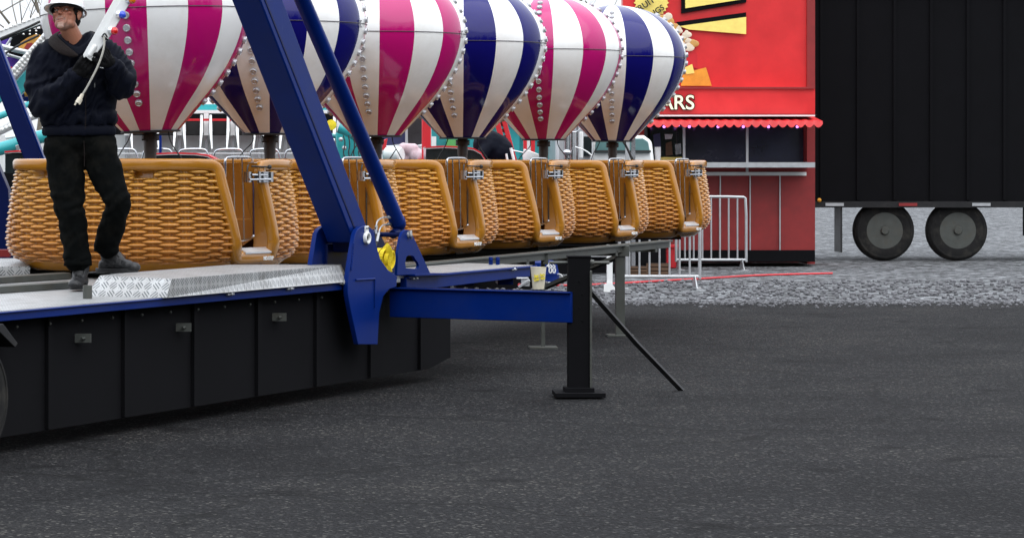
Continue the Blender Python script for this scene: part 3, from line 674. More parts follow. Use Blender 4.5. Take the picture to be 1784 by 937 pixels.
m = MB(); m.tube([b0+dr*.055, b0+dr*.075], .0585, 32); m.build('collar', M['blue'], st)
pn = pv(711, 409, .03); m = MB(); m.lathe([(.022, -.02), (.022, .008), (.016, .012), (.001, .012)], c=pn, n=16, M=Mr); m.tube([pn+NRM*.012+Vector((0, 0, .028)), pn+NRM*.02-Vector((0, 0, .005)), pn+NRM*.015+ROW*.02-Vector((0, 0, .03))], [.016, .013, .006], 8); m.build('retaining_pin', M['galv'], sb)
m = MB(); m.tube([b0-dr*.01, pn-NRM*.12-Vector((0, 0, .0))], .032, 16); m.tube([pn-NRM*.23, pn+NRM*.0], .018, 12); m.build('rod_eye', M['navy'], st)
# hydraulic hoses
for k, (pts, nm) in enumerate(((((684, 379), (668, 378), (657, 384), (655, 396), (654, 415), (650, 432)), 'a'), (((684, 390), (668, 391), (662, 397), (659, 410), (655, 428), (649, 446)), 'b'))):
    P = [pv(x, y, -.10-.02*k) for x, y in pts]; m = MB(); m.tube(chaikin(P[3:], 2), .0085, 8); m.build('hose', M['rubber'], tr)
    m = MB(); m.tube(chaikin(P[:4], 2), .0055, 8); m.tube([P[3]+(P[2]-P[3])*.3, P[3]+(P[4]-P[3])*.6], .0105, 8); m.tube([P[0], P[0]+(P[1]-P[0])*.5], .012, 6); m.build('hose_fitting', M['galv'], tr)
# outrigger, jack post, cross rod
s0 = onz(684, 500, .727); e0 = onz(1000, 508, .727); dd = (e0-s0).normalized()
m = MB(); m.bar(s0-Vector((0, 0, .105)), e0-Vector((0, 0, .105)), .09, .21, Vector((0, 1, 0)))
m.bar(s0-Vector((0, 0, .006)), e0-Vector((0, 0, .006)), .13, .012, Vector((0, 1, 0)))
og = m.build('outrigger', M['blue'], tr, bevel=.004)
jx, jy = at(1008, 500, 19.62).x, 19.62
m = MB(); m.box((jx, jy, .50), (.15, .13, .93)); m.box((jx, jy, .965), (.158, .14, .012)); m.box((jx, jy, .03), (.34, .34, .03)); m.box((jx, jy-.0, .06), (.2, .2, .03))
for k in range(4): m.box((jx+.02*(k % 2), jy-.0665, .8-.09*k), (.014, .004, .014))
jp = m.build('jack_post', M['chassis'], tr, bevel=.005)
m = MB(); m.box((jx+.078, jy-.03, .45), (.014, .10, .84)); m.build('flange', M['steel'], jp, bevel=.002)
m = MB(); zr = 1.6-172*19.7/5000; m.tube([(jx-.20, jy, zr), (jx+.21, jy, zr)], .011, 12); m.tube([(jx+.075, jy, zr), (jx+.105, jy, zr)], .02, 10); m.tube([(jx+.085, jy, zr), (jx+.09, jy, zr)], .026, 6); m.build('cross_rod', M['steel'], jp)
m = MB(); m.bar((jx+.07, jy, .74), (jx+.42, jy+.3, .36), .03, .03); m.bar((jx+.42, jy+.3, .36), (jx+.78, jy+.6, .0), .03, .03); m.build('brace', M['black'], jp)
m = MB(); q = onz(915, 500, .727); m.box(q+Vector((0, 0, .03)), (.06, .05, .05)); m.box(q+Vector((-.02, 0, .062)), (.085, .06, .012)); m.bar(q+Vector((-.05, -.03, .0)), q+Vector((.03, -.03, .05)), .02, .01); m.build('lever_block', M['galv'], og, bevel=.003)
m = MB(); m.sph(onz(905, 500, .727)+Vector((0, 0, .014)), .014, 8); m.build('marker_lamp', M['red'], og)
for px in (855, 867):
    m = MB(); q = onz(px, 461, .80); m.box(q+Vector((0, 0, .03)), (.030, .04, .06)); m.tube([q+Vector((0, -.03, .04)), q+Vector((0, .03, .04))], .012, 8); m.build('deck_lug', M['blue'], tr, bevel=.003)
# rails the gondolas stand on
def rl(v, h, z0, z1, u0, u1):
    m = MB(); m.prism([T(u0, v, z0), T(u1, v, z1), T(u1, v, z1-h), T(u0, v, z0-h)], -NRM*.05)
    m.prism([T(u0, v+.03, z0+.0025), T(u1, v+.03, z1+.0025), T(u1, v+.03, z1-.014), T(u0, v+.03, z0-.014)], -NRM*.11); return m
ua, za = onv(800, 452.5, -.72); ub, zb = onv(1167, 418.5, -.72); sl = (zb-za)/(ub-ua)
print('RAIL', ua, za, ub, zb)
f = lambda u: min(.852, za+sl*(u-ua))
tk = rl(-.72, .072, f(-3.2), zb, -3.2, ub).build('track_rail', M['steel'], tr, bevel=.002)
rl(-2.55, .072, .84, zb, -3.2, ub+.4).build('track_rail', M['steel'], tr, bevel=.002)
m = MB(); 
for u in np.arange(-2.6, ub, 1.1): z = za+sl*(u-ua)-.075; z = min(z, .78); m.bar(T(u, -.72, z), T(u, -2.55, z), .06, .05, ROW)
m.build('cross_member', M['steel'], tr)
for px in (1080, 946):
    u, _ = onv(px, 440, -.76); m = MB(); z = za+sl*(u-ua)
    wd = .085 if px > 1000 else .034; m.box(T(u, -.76, z/2), (wd, wd, z-.02)); m.box(T(u, -.76, .01), (.24, .24, .02)); m.box(T(u, -.74, z-.06), (wd*1.5, .10, .10))
    m.bar(T(u+.05, -.76, z-.10), T(u+.40, -2.4, .12), .04, .04) if px == 1080 else None
    m.build('leg', M['steel'], tr, bevel=.003)
m = MB()
for i in range(6):
    x, y = GP[i]
    for k in (-1, 1):
        c = Vector((x, y, 0))+NRM*(.45*k); m.box((c.x, c.y, .842), (.5, .5, .03))
m.build('gondola_pad', M['chassis'], tr)
# left end: two low steel bars, tread ramp, red strip, pipe stub
m = MB()
for a, b in (((-60, 515), (127, 502.5)), ((-60, 498), (124, 486))):
    p, q = onz(*a, .802), onz(*b, .802); m.prism([p, q, q+Vector((0, 0, .042)), p+Vector((0, 0, .042))], Vector((-.07, .16, 0)))
m.build('step_bar', M['steel'], tr, bevel=.003)
m = MB(); m.prism([at(-60, 451, 20.9), at(35, 449.5, 20.9), at(52, 464, 20.2), at(-60, 466, 20.2)], Vector((0, 0, -.06))); me = m.mesh(); planar_uv(me); link('ramp_plate', me, M['tread'], tr)
m = MB(); m.box(at(-30, 441, 21.9), (.42, .1, .055)); m.build('red_strip', M['darkred'], tr)
m = MB(); q = at(152.5, 497, 17.0); m.tube([q-Vector((0, 0, .5)), q], .028, 16); m.build('pipe_stub', M['steel'], tr)
# yellow webbing bundled beside the strut
c = pv(668, 452, -.03)
m = MB(); rr = random.Random(4)
def ribbon(P, wd, th=.004):
    P = chaikin(P, 3)
    for i in range(len(P)-1): m.bar(P[i], P[i+1]+(P[i+1]-P[i])*.1, wd, th, NRM)
for k in range(6):
    a = rr.uniform(0, 6); rx, rz = .035+.012*rr.random(), .062+.02*rr.random(); o_ = NRM*(.02*k-.06)+ROW*rr.uniform(-.03, .03)
    ribbon([c+o_+ROW*(rx*2*math.cos(t+a))+Vector((0, 0, rz*math.sin(t+a)+rr.uniform(-.008, .008))) for t in np.linspace(0, 6.6, 9)], .03)
ribbon([c+Vector((.01, -.03, .10)), c+Vector((.035, -.05, .075)), c+Vector((.05, -.05, .02)), c+Vector((.02, -.05, -.03)), c+Vector((.04, -.06, -.09))], .05)
tag(m.build('webbing_strap', M['yellow'], None), 'bundle of yellow webbing strap hanging between the blue brackets', 'strap')
# paper cup
q = onz(938, 503.5, .727); cu = MB()
cu.lathe([(.001, .004), (.036, .004), (.037, 0), (.0395, .0), (.0545, .148), (.0565, .149), (.0565, .152), (.053, .152), (.040, .012), (.001, .012)], c=q, n=32)
M['cup'] = mat('cup_paper', (.72, .66, .50), .45, var=.05); M['print'] = mat('cup_print', (.62, .5, .02), .5)
cup = cu.build('paper_cup', M['cup'], None); tag(cup, 'cream paper drink cup with yellow lettering standing on the blue beam', 'cup')
for k, (tx, dz, sz) in enumerate((('Jumbo', .096, .028), ('Lemon', .074, .028))):
    Mt = Matrix.Translation(q+Vector((.004, -.0505+.0008*k, dz))) @ Matrix.Rotation(R(-12), 4, 'Y') @ Matrix.Rotation(R(84), 4, 'X')
    text(tx, sz, Mt, 'print', M['print'], cup, .0015, .0022)


m = MB(); q0, q1 = pv(612, 470, .056), pv(616, 425, .056)
for k in range(26): m.sph(q0.lerp(q1, k/25)+ROW*rr.uniform(-.002, .002), (.007, .005, .006), 5)
m.build('weld_bead', M['blue'], tr)
# ------------------------------------------------------------ behind the row
def slab(poly, D, th, mt, name, parent, bevel=0, label=None):
    m = MB(); m.prism([at(x, y, D) for x, y in poly], Vector((0, th, 0))); o = m.build(name, mt, parent, bevel=bevel)
    return o
def rect(x0, y0, x1, y1): return [(x0, y0), (x1, y0), (x1, y1), (x0, y1)]
def pxbar(a, b, D, wpx, mt, name, parent, th=None, D2=None):
    m = MB(); wd = wpx*D/F; m.bar(at(*a, D), at(*b, D2 or D), th or wd, wd, Vector((0, 1, 0))); return m.build(name, mt, parent, bevel=wd*.08)
def tube(a, D, wpx, mt, name, parent, n=14):
    m = MB(); m.tube(chaikin([at(x, y, D) for x, y in a], 2), wpx*D/F/2, n); return m.build(name, mt, parent)
M['bulb'] = mat('bulb_white', (.7, .7, .68), .3, var=.1)
# spinning ride with lit arms, far left
sr = empty('spinning_ride', (at(20, 285, 40).x, 40, 0), 'white and teal spinning ride with bulb lined arms at the far left', 'fairground ride')
def bulb_arm(a, b, D, wpx, mt, edge=None, n=18, parent=sr, side=-1):
    o = pxbar(a, b, D, wpx, mt, 'arm', parent); p, q = at(*a, D), at(*b, D); t = (q-p).normalized(); nn = t.cross(Vector((0, 1, 0)))
    if nn.z*side > 0: nn = -nn
    for row in ((.5,) if edge is None else edge):
        m = MB()
        for k in range(n):
            c = p.lerp(q, (k+.5)/n)+nn*(wpx*D/F*(row))+Vector((0, -wpx*D/F*.5, 0)); m.lathe([(.032, 0), (.026, .02), (.012, .05), (.002, .055)], c=c, n=8, M=Matrix.Rotation(PI/2, 3, 'X') if abs(row) < .5 else Matrix.Rotation(0, 3, 'X'))
        b2 = m.build('bulb', M['bulb'], o); b2['kind'] = 'stuff'
    return o
bulb_arm((-70, 89), (120, 17), 40, 13, M['wht'], (.5, ), 24)
pxbar((-70, 97), (120, 23), 40.1, 6, M['black'], 'arm_edge', sr)
tube([(-60, 95), (0, 68), (40, 52), (70, 38)], 39.6, 4.5, M['rubber'], 'cable', sr)
tube([(-60, 130), (0, 100), (30, 80), (68, 62)], 39.5, 4.0, M['rubber'], 'cable', sr)
pl = slab([(14, 100), (22, 52), (74, 50), (78, 90), (58, 95), (40, 100)], 41.5, .06, M['chassis'], 'sign_panel', sr)
for r_, y in enumerate((54, 60)):
    for k in range(4):
        if r_ == 0 and k == 0: continue
        m = MB(); m.sph(at(30+11*k, y, 41.45), (.016, .02, .014), 6); m.build('bulb', M['bulb'], pl)
slab([(30, 88), (36, 74), (48, 66), (62, 60), (72, 62), (64, 78), (50, 90), (38, 92)], 41.4, .02, M['art'], 'artwork', pl)
slab([(42, 84), (47, 76), (56, 75), (60, 82), (52, 90)], 41.37, .02, M['darkred'], 'artwork', pl)
slab([(-10, 62), (18, 60), (20, 74), (-10, 84)], 41.6, .05, M['purple'], 'artwork', sr)
slab([(-20, 98), (36, 100), (34, 126), (-20, 132)], 41.7, .05, M['purple'], 'artwork', sr)
slab([(-10, 116), (8, 113), (24, 118), (20, 130), (-10, 130)], 41.6, .03, M['red'], 'artwork', sr)
slab([(2, 122), (14, 120), (20, 124), (12, 131)], 41.55, .03, M['yellow'], 'artwork', sr)
tube([(-10, 78), (20, 86), (48, 92)], 40.6, 9, M['galv'], 'truss_tube', sr); tube([(-10, 88), (14, 96), (42, 104)], 40.7, 5, M['galv'], 'truss_tube', sr)
tube([(0, 100), (8, 84), (20, 66)], 40.8, 4, M['galv'], 'truss_tube', sr)
bulb_arm((-6, 162), (104, 38), 40, 15, M['wht'], (.2, -.25), 24)
pxbar((2, 167), (112, 43), 40.05, 5, M['silver'], 'arm_edge', sr)
pxbar((10, 180), (125, 52), 40.2, 22, M['teal'], 'arm', sr)
pxbar((-40, 205), (80, 98), 40.6, 16, M['teal'], 'arm', sr)
slab([(26, 176), (34, 150), (60, 140), (76, 150), (76, 178)], 41.2, .05, M['navy'], 'sign_panel', sr)
for x, y, r_, mm in ((38, 155, 6, M['yellow']), (37, 165, 7, M['blue']), (50, 150, 5, M['yellow']), (46, 163, 6, M['art'])):
    m = MB(); m.sph(at(x, y, 40.9), r_*41/F, 8); m.build('lamp', mm, sr)
o = tube([(-40, 240), (-5, 226), (30, 208), (70, 192), (120, 186)], 38.5, 24, M['wht'], 'curved_arm', sr, 18)
m = MB()
for k in range(14): m.lathe([(.03, 0), (.02, .04), (.002, .05)], c=at(-10+7*k, 232-3.1*k-(.5 if k > 8 else 0), 38.32), n=8, M=Matrix.Rotation(PI/2, 3, 'X'))
m.build('bulb', M['bulb'], o)['kind'] = 'stuff'
tube([(-40, 215), (20, 196), (60, 178), (120, 172)], 39, 12, M['teal'], 'curved_arm', sr)
tube([(-40, 268), (10, 258), (60, 240), (140, 226)], 37.8, 23, M['teal'], 'boom_tube', sr, 20)
tube([(10, 240), (60, 232), (90, 226)], 38, 6, M['wht'], 'boom_tube', sr)
pxbar((28, 258), (46, 254), 37.5, 9, M['silver'], 'bracket', sr)
slab(rect(-60, 236, 130, 300), 41.8, .3, M['wht'], 'base_panel', sr)
slab(rect(-60, 300, 240, 480), 41.0, .3, M['chassis'], 'base_skirt', sr)
slab(rect(-300, 296, -60, 480), 42.0, .3, M['navy'], 'base_skirt', sr)
# blue arm behind the first gondola
na = empty('rear_arm', (at(-10, 285, 24).x, 24, 0), 'dark blue slanting steel arm behind the basket left of the man', 'ride arm')
def D2slab(poly, D, th, mt, name, parent): return slab(poly, D, th, mt, name, parent, bevel=.008)
D2slab([(-64, 0), (-34, 0), (82, 300), (50, 300)], 23.6, .2, M['navy'], 'beam', na)
D2slab([(-34, 0), (-30, 0), (86, 300), (82, 300)], 23.62, .16, M['blue'], 'flange', na)
D2slab([(-80, 275), (-6, 282), (14, 330), (24, 470), (-80, 480)], 23.9, .2, M['navy'], 'foot_plate', na)
m = MB(); m.box(at(-20, 450, 24.2)+Vector((0, 0, -.4)), (.5, .3, 1.0)); m.build('foot_post', M['navy'], na)
# ride with a row of black seats
se = empty('seat_ride', (at(380, 285, 42).x, 42, 0), 'white ride with black seats and shoulder bars behind the first two balloons', 'fairground ride')
slab(rect(170, 235, 700, 305), 42.4, .4, M['wht'], 'wall', se); slab(rect(170, 196, 700, 236), 42.7, .2, M['chassis'], 'seat_back_wall', se)
slab(rect(185, 192.5, 660, 197.5), 41.9, .5, M['wht'], 'ledge', se); slab(rect(240, 207, 560, 211), 41.7, .05, M['red'], 'red_rail', se)
slab([(150, 182), (700, 182), (700, 192), (150, 192)], 42.2, .1, M['teal'], 'header', se)
for k, x in enumerate(np.arange(220, 680, 46.3)):
    st_ = empty('seat', at(x+23, 235, 42))
    st_.parent = se; st_.location = at(x+23, 235, 42)-se.location
    slab(rect(x+10, 212, x+38, 236), 42.0, .15, M['rubber'], 'cushion', st_, .01)
    slab([(x+6, 212), (x+10.5, 212), (x+11.5, 229), (x+6.5, 229)], 41.85, .1, M['galv'], 'side_pad', st_); slab([(x+36, 212), (x+41, 212), (x+40.5, 229), (x+36, 229)], 41.85, .1, M['galv'], 'side_pad', st_)
    for dx in (8, 38.5):
        m = MB(); m.tube([at(x+dx, 201, 41.7), at(x+dx, 228, 41.6), at(x+dx+(2.4 if dx < 20 else -2.4), 260, 41.4)], [.018, .024, .01], 8); m.build('shoulder_bar', M['wht'], st_)
for x in np.arange(220, 690, 46.3):
    slab(rect(x-4, 197, x+4.5, 236), 41.9, .2, M['wht'], 'pillar', se); slab(rect(x-2.2, 236, x+2.8, 275), 42.2, .15, M['galv'], 'lower_pillar', se)
for x in np.arange(185, 640, 62):
    tube([(x, 282), (x+2, 266), (x+8, 260), (x+44, 259), (x+52, 263), (x+56, 282)], 40.6, 3, M['chrome'], 'hoop_rail', se, 8)
tube([(150, 268), (700, 267.5)], 40.8, 2, M['galv'], 'hoop_rail', se, 8)
for x in np.arange(160, 690, 15): slab(rect(x, 262, x+1.2, 290), 42.3, .05, M['galv'], 'panel_rib', se) if False else None
slab(rect(170, 305, 1000, 462), 43.2, .3, M['chassis'], 'base_skirt', se)
slab(rect(277, 236, 281.5, 270), 40.4, .05, M['blue'], 'blue_strip', se)
# ride cars with a curved dark screen and red and white trim
def ride_car(x0, x1, ytop, D, label):
    c = empty('ride_car', (at((x0+x1)/2, 285, D).x, D, 0), label, 'ride car', 'ride cars with dark screens behind the baskets')
    L = x1-x0; top = [(x0, ytop+1.5), (x0+.3*L, ytop), (x0+.62*L, ytop+1.2), (x0+.8*L, ytop+4), (x0+.92*L, ytop+11), (x1, ytop+24), (x1+2, ytop+34)]
    def off(k): return [(x, y+k) for x, y in top]
    def band(a, b, d, th, mt, nm, par=c): 
        A = [at(x, y, D+d) for x, y in off(a)]; B = [at(x-(.0), y, D+d) for x, y in off(b)]
        m = MB(); n = len(A); vs = A+B+[p+Vector((0, th, 0)) for p in A+B]
        fs = []
        for i in range(n-1): fs += [(i, i+1, n+i+1, n+i), (2*n+i+1, 2*n+i, 3*n+i, 3*n+i+1), (i, 2*n+i, 2*n+i+1, i+1), (n+i+1, 3*n+i+1, 3*n+i, n+i)]
        fs += [(0, n, 3*n, 2*n), (n-1, 3*n-1, 4*n-1, 2*n-1)]
        m.add(vs, fs); return m.build(nm, mt, par)
    band(0, 2.6, -.03, 1.1, M['red'], 'red_trim'); band(2.6, 4.2, -.02, 1.08, M['wht'], 'white_trim')
    slab([(x0+1, ytop+5)]+[(x-1.5, y+4.2) for x, y in top[1:6]]+[(x1-1, ytop+40), (x0+1, ytop+40)], D, 1.05, M['glassdark'], 'screen', c)
    m = MB(); a = at(x0-2, 0, D).x; b = at(x1+6, 0, D).x; m.box(((a+b)/2, D+.5, .75), (b-a, 1.2, .9)); m.build('body', M['red'], c, bevel=.08); return c
ride_car(270, 384, 265.5, 39.2, 'ride car with dark curved screen and red trim behind the gondola pole')
ride_car(741, 846, 254, 36, 'ride car with dark screen and bold red trim right of the red post')
ride_car(8, 78, 262, 33, 'ride car with dark screen seen left of the man at hip height')
# teal machine
tm = empty('teal_machine', (at(618, 285, 38).x, 38, 0), 'teal painted ride machine with hoses seen behind the slim blue strut', 'ride machine')
slab([(588, 282), (584, 232), (596, 226), (618, 228), (628, 240), (650, 244), (654, 262), (650, 310), (588, 310)], 38, .6, M['teal'], 'housing', tm, .02)
tube([(590, 222), (612, 230), (640, 252)], 37.7, 20, M['teal'], 'cylinder', tm)
for x, y in ((594, 243), (600, 258), (628, 256), (640, 250)):
    m = MB(); m.sph(at(x, y, 37.6), .03, 8); m.build('bolt_head', M['galv'], tm)
for k in range(4): tube([(598+9*k, 236), (602+8*k, 250+3*k), (597+9*k, 268), (606+8*k, 282)], 37.5-.05*k, 2.2, M['rubber'], 'hose', tm, 6)
m = MB(); m.lathe([(.07, 0), (.07, .04), (.001, .05)], c=at(577, 218, 37.8), n=18, M=Matrix.Rotation(PI/2, 3, 'X')); m.build('gauge', M['yellow'], tm)
tube([(560, 234), (600, 240), (620, 245)], 38.5, 8, M['teal'], 'cylinder', tm)
slab(rect(575, 310, 660, 480), 38.2, .5, M['chassis'], 'base', tm)
# covered frame with dark sheets
cf = empty('covered_frame', (at(700, 285, 40).x, 40, 0), 'pale metal frame hung with navy and black sheets behind the strut', 'frame')
M['tarp'] = mat('black_sheet', (.02, .02, .022), .35, var=.3, vs=3, bump=.9, bs=6); M['navytarp'] = mat('navy_sheet', (.018, .02, .075), .5, var=.3, vs=3, bump=.6, bs=5)
slab([(655, 234), (668, 222), (704, 196), (707, 250), (655, 256)], 40, .05, M['navytarp'], 'navy_sheet', cf); slab([(709, 186), (742, 186), (742, 250), (711, 256)], 40.1, .05, M['tarp'], 'black_sheet', cf)
slab(rect(706, 150, 710.5, 460), 39.9, .06, M['galv'], 'post', cf); slab(rect(650, 254, 742, 257.5), 39.85, .06, M['galv'], 'rail', cf); slab(rect(645, 266, 742, 269), 39.85, .06, M['galv'], 'rail', cf)
slab(rect(650, 257, 742, 282), 40.4, .05, M['wht'], 'back_panel', cf)
tube([(655, 300), (657, 262), (664, 255), (704, 256), (709, 262), (710, 300)], 38.9, 3, M['chrome'], 'hoop_rail', cf, 8)
dr_ = MB(); dr_.lathe([(.001, -.12), (.09, -.12), (.105, -.1), (.105, .1), (.09, .12), (.001, .12)], c=at(686, 270, 38.3), n=24, M=Matrix.Rotation(R(60), 3, 'Z') @ Matrix.Rotation(PI/2, 3, 'X'))
o = dr_.build('float_drum', M['wht'], None); m = MB(); m.tube([at(676, 282, 38.1), at(690, 260, 38.1)], .008, 6); m.build('strap', M['rubber'], o)
tag(o, 'round white drum with a dark strap resting behind the basket rims', 'drum')
M['pink'] = mat('pink_sheet', (.55, .42, .45), .6, var=.25, vs=8, bump=.8, bs=10)
m = MB(); rr = random.Random(2)
for k in range(9): m.sph(at(712+rr.uniform(-10, 22), 266+rr.uniform(-9, 10), 38.8+rr.uniform(-.1, .1)), (.06+.04*rr.random(), .06, .06+.03*rr.random()), 8)
me = blob(m, .02, 3); tag(link('bagged_bundle', me, M['pink'], None, True), 'crumpled pale pink plastic bundle left of the red post', 'bundle')
m = MB(); m.tube([at(662, 250, 38.5), at(672, 243, 38.5), at(668, 262, 38.5)], .03, 8); o = m.build('red_flag', M['red'], None); tag(o, 'small red and orange pennant beside the third balloon pole', 'pennant')
rp = empty('red_column', (at(742, 285, 38.5).x, 38.5, 0), 'bright red steel column right of the third balloon', 'column')
slab(rect(735, 150, 751, 505), 38.5, .12, M['red'], 'shaft', rp, .01); slab(rect(728, 277, 757, 283), 38.4, .3, M['red'], 'collar', rp)
# teal and green booth wall
tb = empty('teal_booth', (at(850, 285, 44).x, 44, 0), 'teal walled booth with a green panel behind the fourth balloon pole', 'booth')
slab(rect(752, 205, 905, 470), 44, 1.0, M['teal'], 'wall', tb); M['green'] = mat('green_paint', (.09, .33, .09), .5); slab(rect(778, 243, 798, 262), 43.9, .08, M['green'], 'panel', tb)
slab(rect(903, 190, 972, 470), 44.2, 1.0, M['teal'], 'wall', tb); slab(rect(752, 238, 760, 262), 43.9, .05, M['wht'], 'trim', tb)
slab(rect(752, 200, 972, 206), 43.8, 1.4, M['wht'], 'roof_edge', tb)
pm = empty('striped_post', (at(922, 285, 40.5).x, 40.5, 0), 'red and white post behind the fifth balloon pole', 'post')
slab(rect(912, 238, 918, 480), 40.5, .08, M['red'], 'side', pm); slab(rect(918, 238, 925, 480), 40.52, .08, M['wht'], 'core', pm); slab(rect(925, 238, 932, 480), 40.5, .08, M['red'], 'side', pm)
# red lattice arm with white bars
la = empty('lattice_arm', (at(885, 285, 37.4).x, 37.4, 0), 'dark red slanting lattice arm right of the bending worker', 'ride arm')
for a, b, wd in (((862, 196), (888, 300), 9), ((874, 196), (902, 300), 8)): pxbar(a, b, 37.4, wd, M['red'], 'chord', la)
m = MB()
for k in range(8): m.bar(at(868+3*k, 205+11*k, 37.45), at(880+3*k, 212+11*k, 37.45), .03, .03); 
for k in range(7): m.bar(at(880+3*k, 212+11*k, 37.45), at(871+3*k, 216+11*k, 37.45), .02, .02)
m.build('lacing', M['darkred'], la)
m = MB(); m.box((at(890, 0, 37.4).x+.05, 37.5, .75), (.4, .4, 1.5)); m.build('base', M['chassis'], la)
tube([(890, 258), (898, 290)], 36.4, 5, M['wht'], 'bar', la, 8); tube([(882, 268), (886, 290)], 36.4, 4, M['wht'], 'bar', la, 8)
tube([(892, 262), (920, 268), (930, 282)], 36.5, 2.5, M['chrome'], 'bar', la, 8)
m = MB(); m.lathe([(.001, 0), (.06, .0), (.10, .09), (.11, .16), (.10, .165), (.001, .14)], c=at(919, 286, 36.2), n=20, M=Matrix.Rotation(R(20), 3, 'Y')); tag(m.build('white_tub', M['wht'], None), 'small white plastic tub tilted behind the rims near the striped post', 'tub')
# chrome lorry and white van
lo = empty('chrome_lorry', (at(1000, 285, 41).x, 41, 0), 'lorry with chrome stacks and grey cab behind the fifth and sixth balloons', 'lorry')
slab(rect(968, 206, 1034, 480), 41.6, 1.5, M['galv'], 'cab', lo, .05); slab(rect(1017, 238, 1031, 272), 41.5, .1, M['glassdark'], 'window', lo)
for x, w_ in ((986, 8), (996, 9), (1006, 5)): tube([(x, 190), (x, 290)], 40.8, w_, M['chrome'], 'stack', lo, 16)
tube([(990, 226), (1002, 232), (1012, 224)], 40.7, 2, M['chrome'], 'mirror_arm', lo, 8); tube([(1002, 256), (1020, 262), (1032, 272)], 40.6, 2.5, M['wht'], 'mirror_arm', lo, 8)
m = MB(); m.sph(at(988, 266, 40.5), (.06, .06, .045), 10); m.build('horn', M['chrome'], lo)
slab(rect(1010, 230, 1016, 276), 41.0, .12, M['wht'], 'mirror', lo, .01)
M['vanglass'] = mat('van_glass', (.10, .19, .19), .1, coat=.4, var=.3, vs=2)
va = empty('white_van', (at(1090, 285, 42).x, 42, 0), 'white van with a long greenish windscreen behind the last balloon pole', 'van')
slab([(1030, 300), (1032, 244), (1042, 238), (1122, 236), (1136, 246), (1142, 300), (1142, 440), (1030, 440)], 42.4, 1.8, M['wht'], 'body', va, .05)
slab([(1036, 267), (1038, 247), (1046, 243), (1120, 241), (1129, 247), (1133, 267)], 42.36, .06, M['vanglass'], 'windscreen', va, .01); slab(rect(1036, 262, 1134, 266), 42.33, .05, M['rubber'], 'sill', va)
for x in (1050, 1125): m = MB(); m.tube([at(x, 443, 42.3), at(x, 443, 42.3)+Vector((0, .2, 0))], .28, 20); m.build('wheel', M['rubber'], va)
gp = empty('grey_post', (at(1101, 285, 41).x, 41, 0), 'grey metal post pair between the white van and the food stand', 'post')
slab(rect(1090, 226, 1097, 480), 41, .08, M['galv'], 'post', gp); slab(rect(1100, 226, 1107, 480), 41.05, .08, M['silver'], 'post', gp)
tube([(1082, 240), (1095, 262), (1104, 286)], 39.8, 4, M['rubber'], 'cable', gp, 8)
# ---- food stand
fs_ = empty('food_stand', (at(1250, 285, 45).x, 45, 0), 'red food stand with popcorn sign, scalloped awning and dark serving window', 'food stand')
M['signred'] = mat('sign_red', (.58, .018, .02), .35, var=.15, vs=2); M['gold'] = mat('gold_print', (.90, .66, .16), .4, var=.14, vs=6); M['cream'] = mat('cream_letter', (.85, .80, .55), .4, var=.05)
sg = slab(rect(1085, -80, 1420, 152), 45, .25, M['signred'], 'sign_board', fs_)
m = MB(); n = 26; c = at(1135, 2, 44.97); rad = 31*45/F
m.prism([c+Vector((math.cos(2*PI*k/(2*n)), 0, math.sin(2*PI*k/(2*n))))*(rad*(1 if k % 2 else .88)) for k in range(2*n)], Vector((0, .03, 0))); m.build('starburst', M['gold'], sg)
def stext(tx, px, py, h, D, mt, par, rot=0, name='lettering', bold=.006):
    Mt = Matrix.Translation(at(px, py, D)) @ Matrix.Rotation(-R(rot), 4, 'Y') @ FACE; return text(tx, h*D/F, Mt, name, mt, par, .006, bold)
stext('FRUIT', 1123, 10, 15, 44.93, M['rubber'], sg, 33, bold=.002); stext('WINGS', 1137, 25, 14, 44.93, M['rubber'], sg, 33, bold=.002)
slab([(1187, -60), (1300, -60), (1300, 5), (1187, 24)], 44.95, .04, M['chassis'], 'panel', sg); slab([(1194, -60), (1290, -60), (1290, 0), (1194, 15)], 44.93, .03, M['gold'], 'panel', sg)
slab([(1178, 39), (1300, 22), (1300, 30), (1184, 46)], 44.95, .03, M['chassis'], 'stripe', sg); slab([(1184, 46), (1300, 30), (1300, 60), (1200, 52)], 44.94, .03, M['gold'], 'stripe', sg)
M['corn'] = mat('popcorn_print', (.66, .58, .44), .5, var=.2, vs=9); M['corn2'] = mat('popcorn_shade', (.50, .27, .07), .5, var=.3, vs=9); M['orange'] = mat('orange_print', (.75, .28, .02), .5, var=.3)
rr = random.Random(5)
for k in range(34):
    t = rr.random(); x = 1155+48*t+rr.uniform(-6, 8); y = 36+45*t+rr.uniform(-9, 9); m = MB(); m.sph(at(x, y, 44.95), (.04+.05*rr.random(), .008, .035+.04*rr.random()), 6)
    m.build('popcorn', M['corn'] if rr.random() < .6 else M['corn2'], sg)
slab([(1150, 60), (1186, 60), (1215, 95), (1215, 120), (1160, 110)], 44.98, .02, M['red'], 'print', sg)
slab([(1178, 72), (1192, 70), (1200, 84), (1186, 86)], 44.96, .02, M['orange'], 'print', sg); slab([(1190, 128), (1230, 118), (1240, 150), (1186, 150)], 44.96, .02, M['orange'], 'print', sg)
slab([(1193, 118), (1206, 112), (1210, 128), (1196, 130)], 44.95, .02, M['gold'], 'print', sg)
fa = slab(rect(1085, 152, 1420, 203), 44.6, .5, M['signred'], 'fascia', fs_); slab(rect(1085, 152, 1420, 155), 44.55, .05, M['darkred'], 'trim', fa); slab(rect(1085, 199, 1420, 202), 44.55, .05, M['darkred'], 'trim', fa)
for k, (dx, mm, b) in enumerate(((0, 'chassis', .016), (0, 'cream', .004))):
    o = stext('BARS', 1170, 180, 35, 44.56-.02*k, M[mm], fa, 0, bold=b)
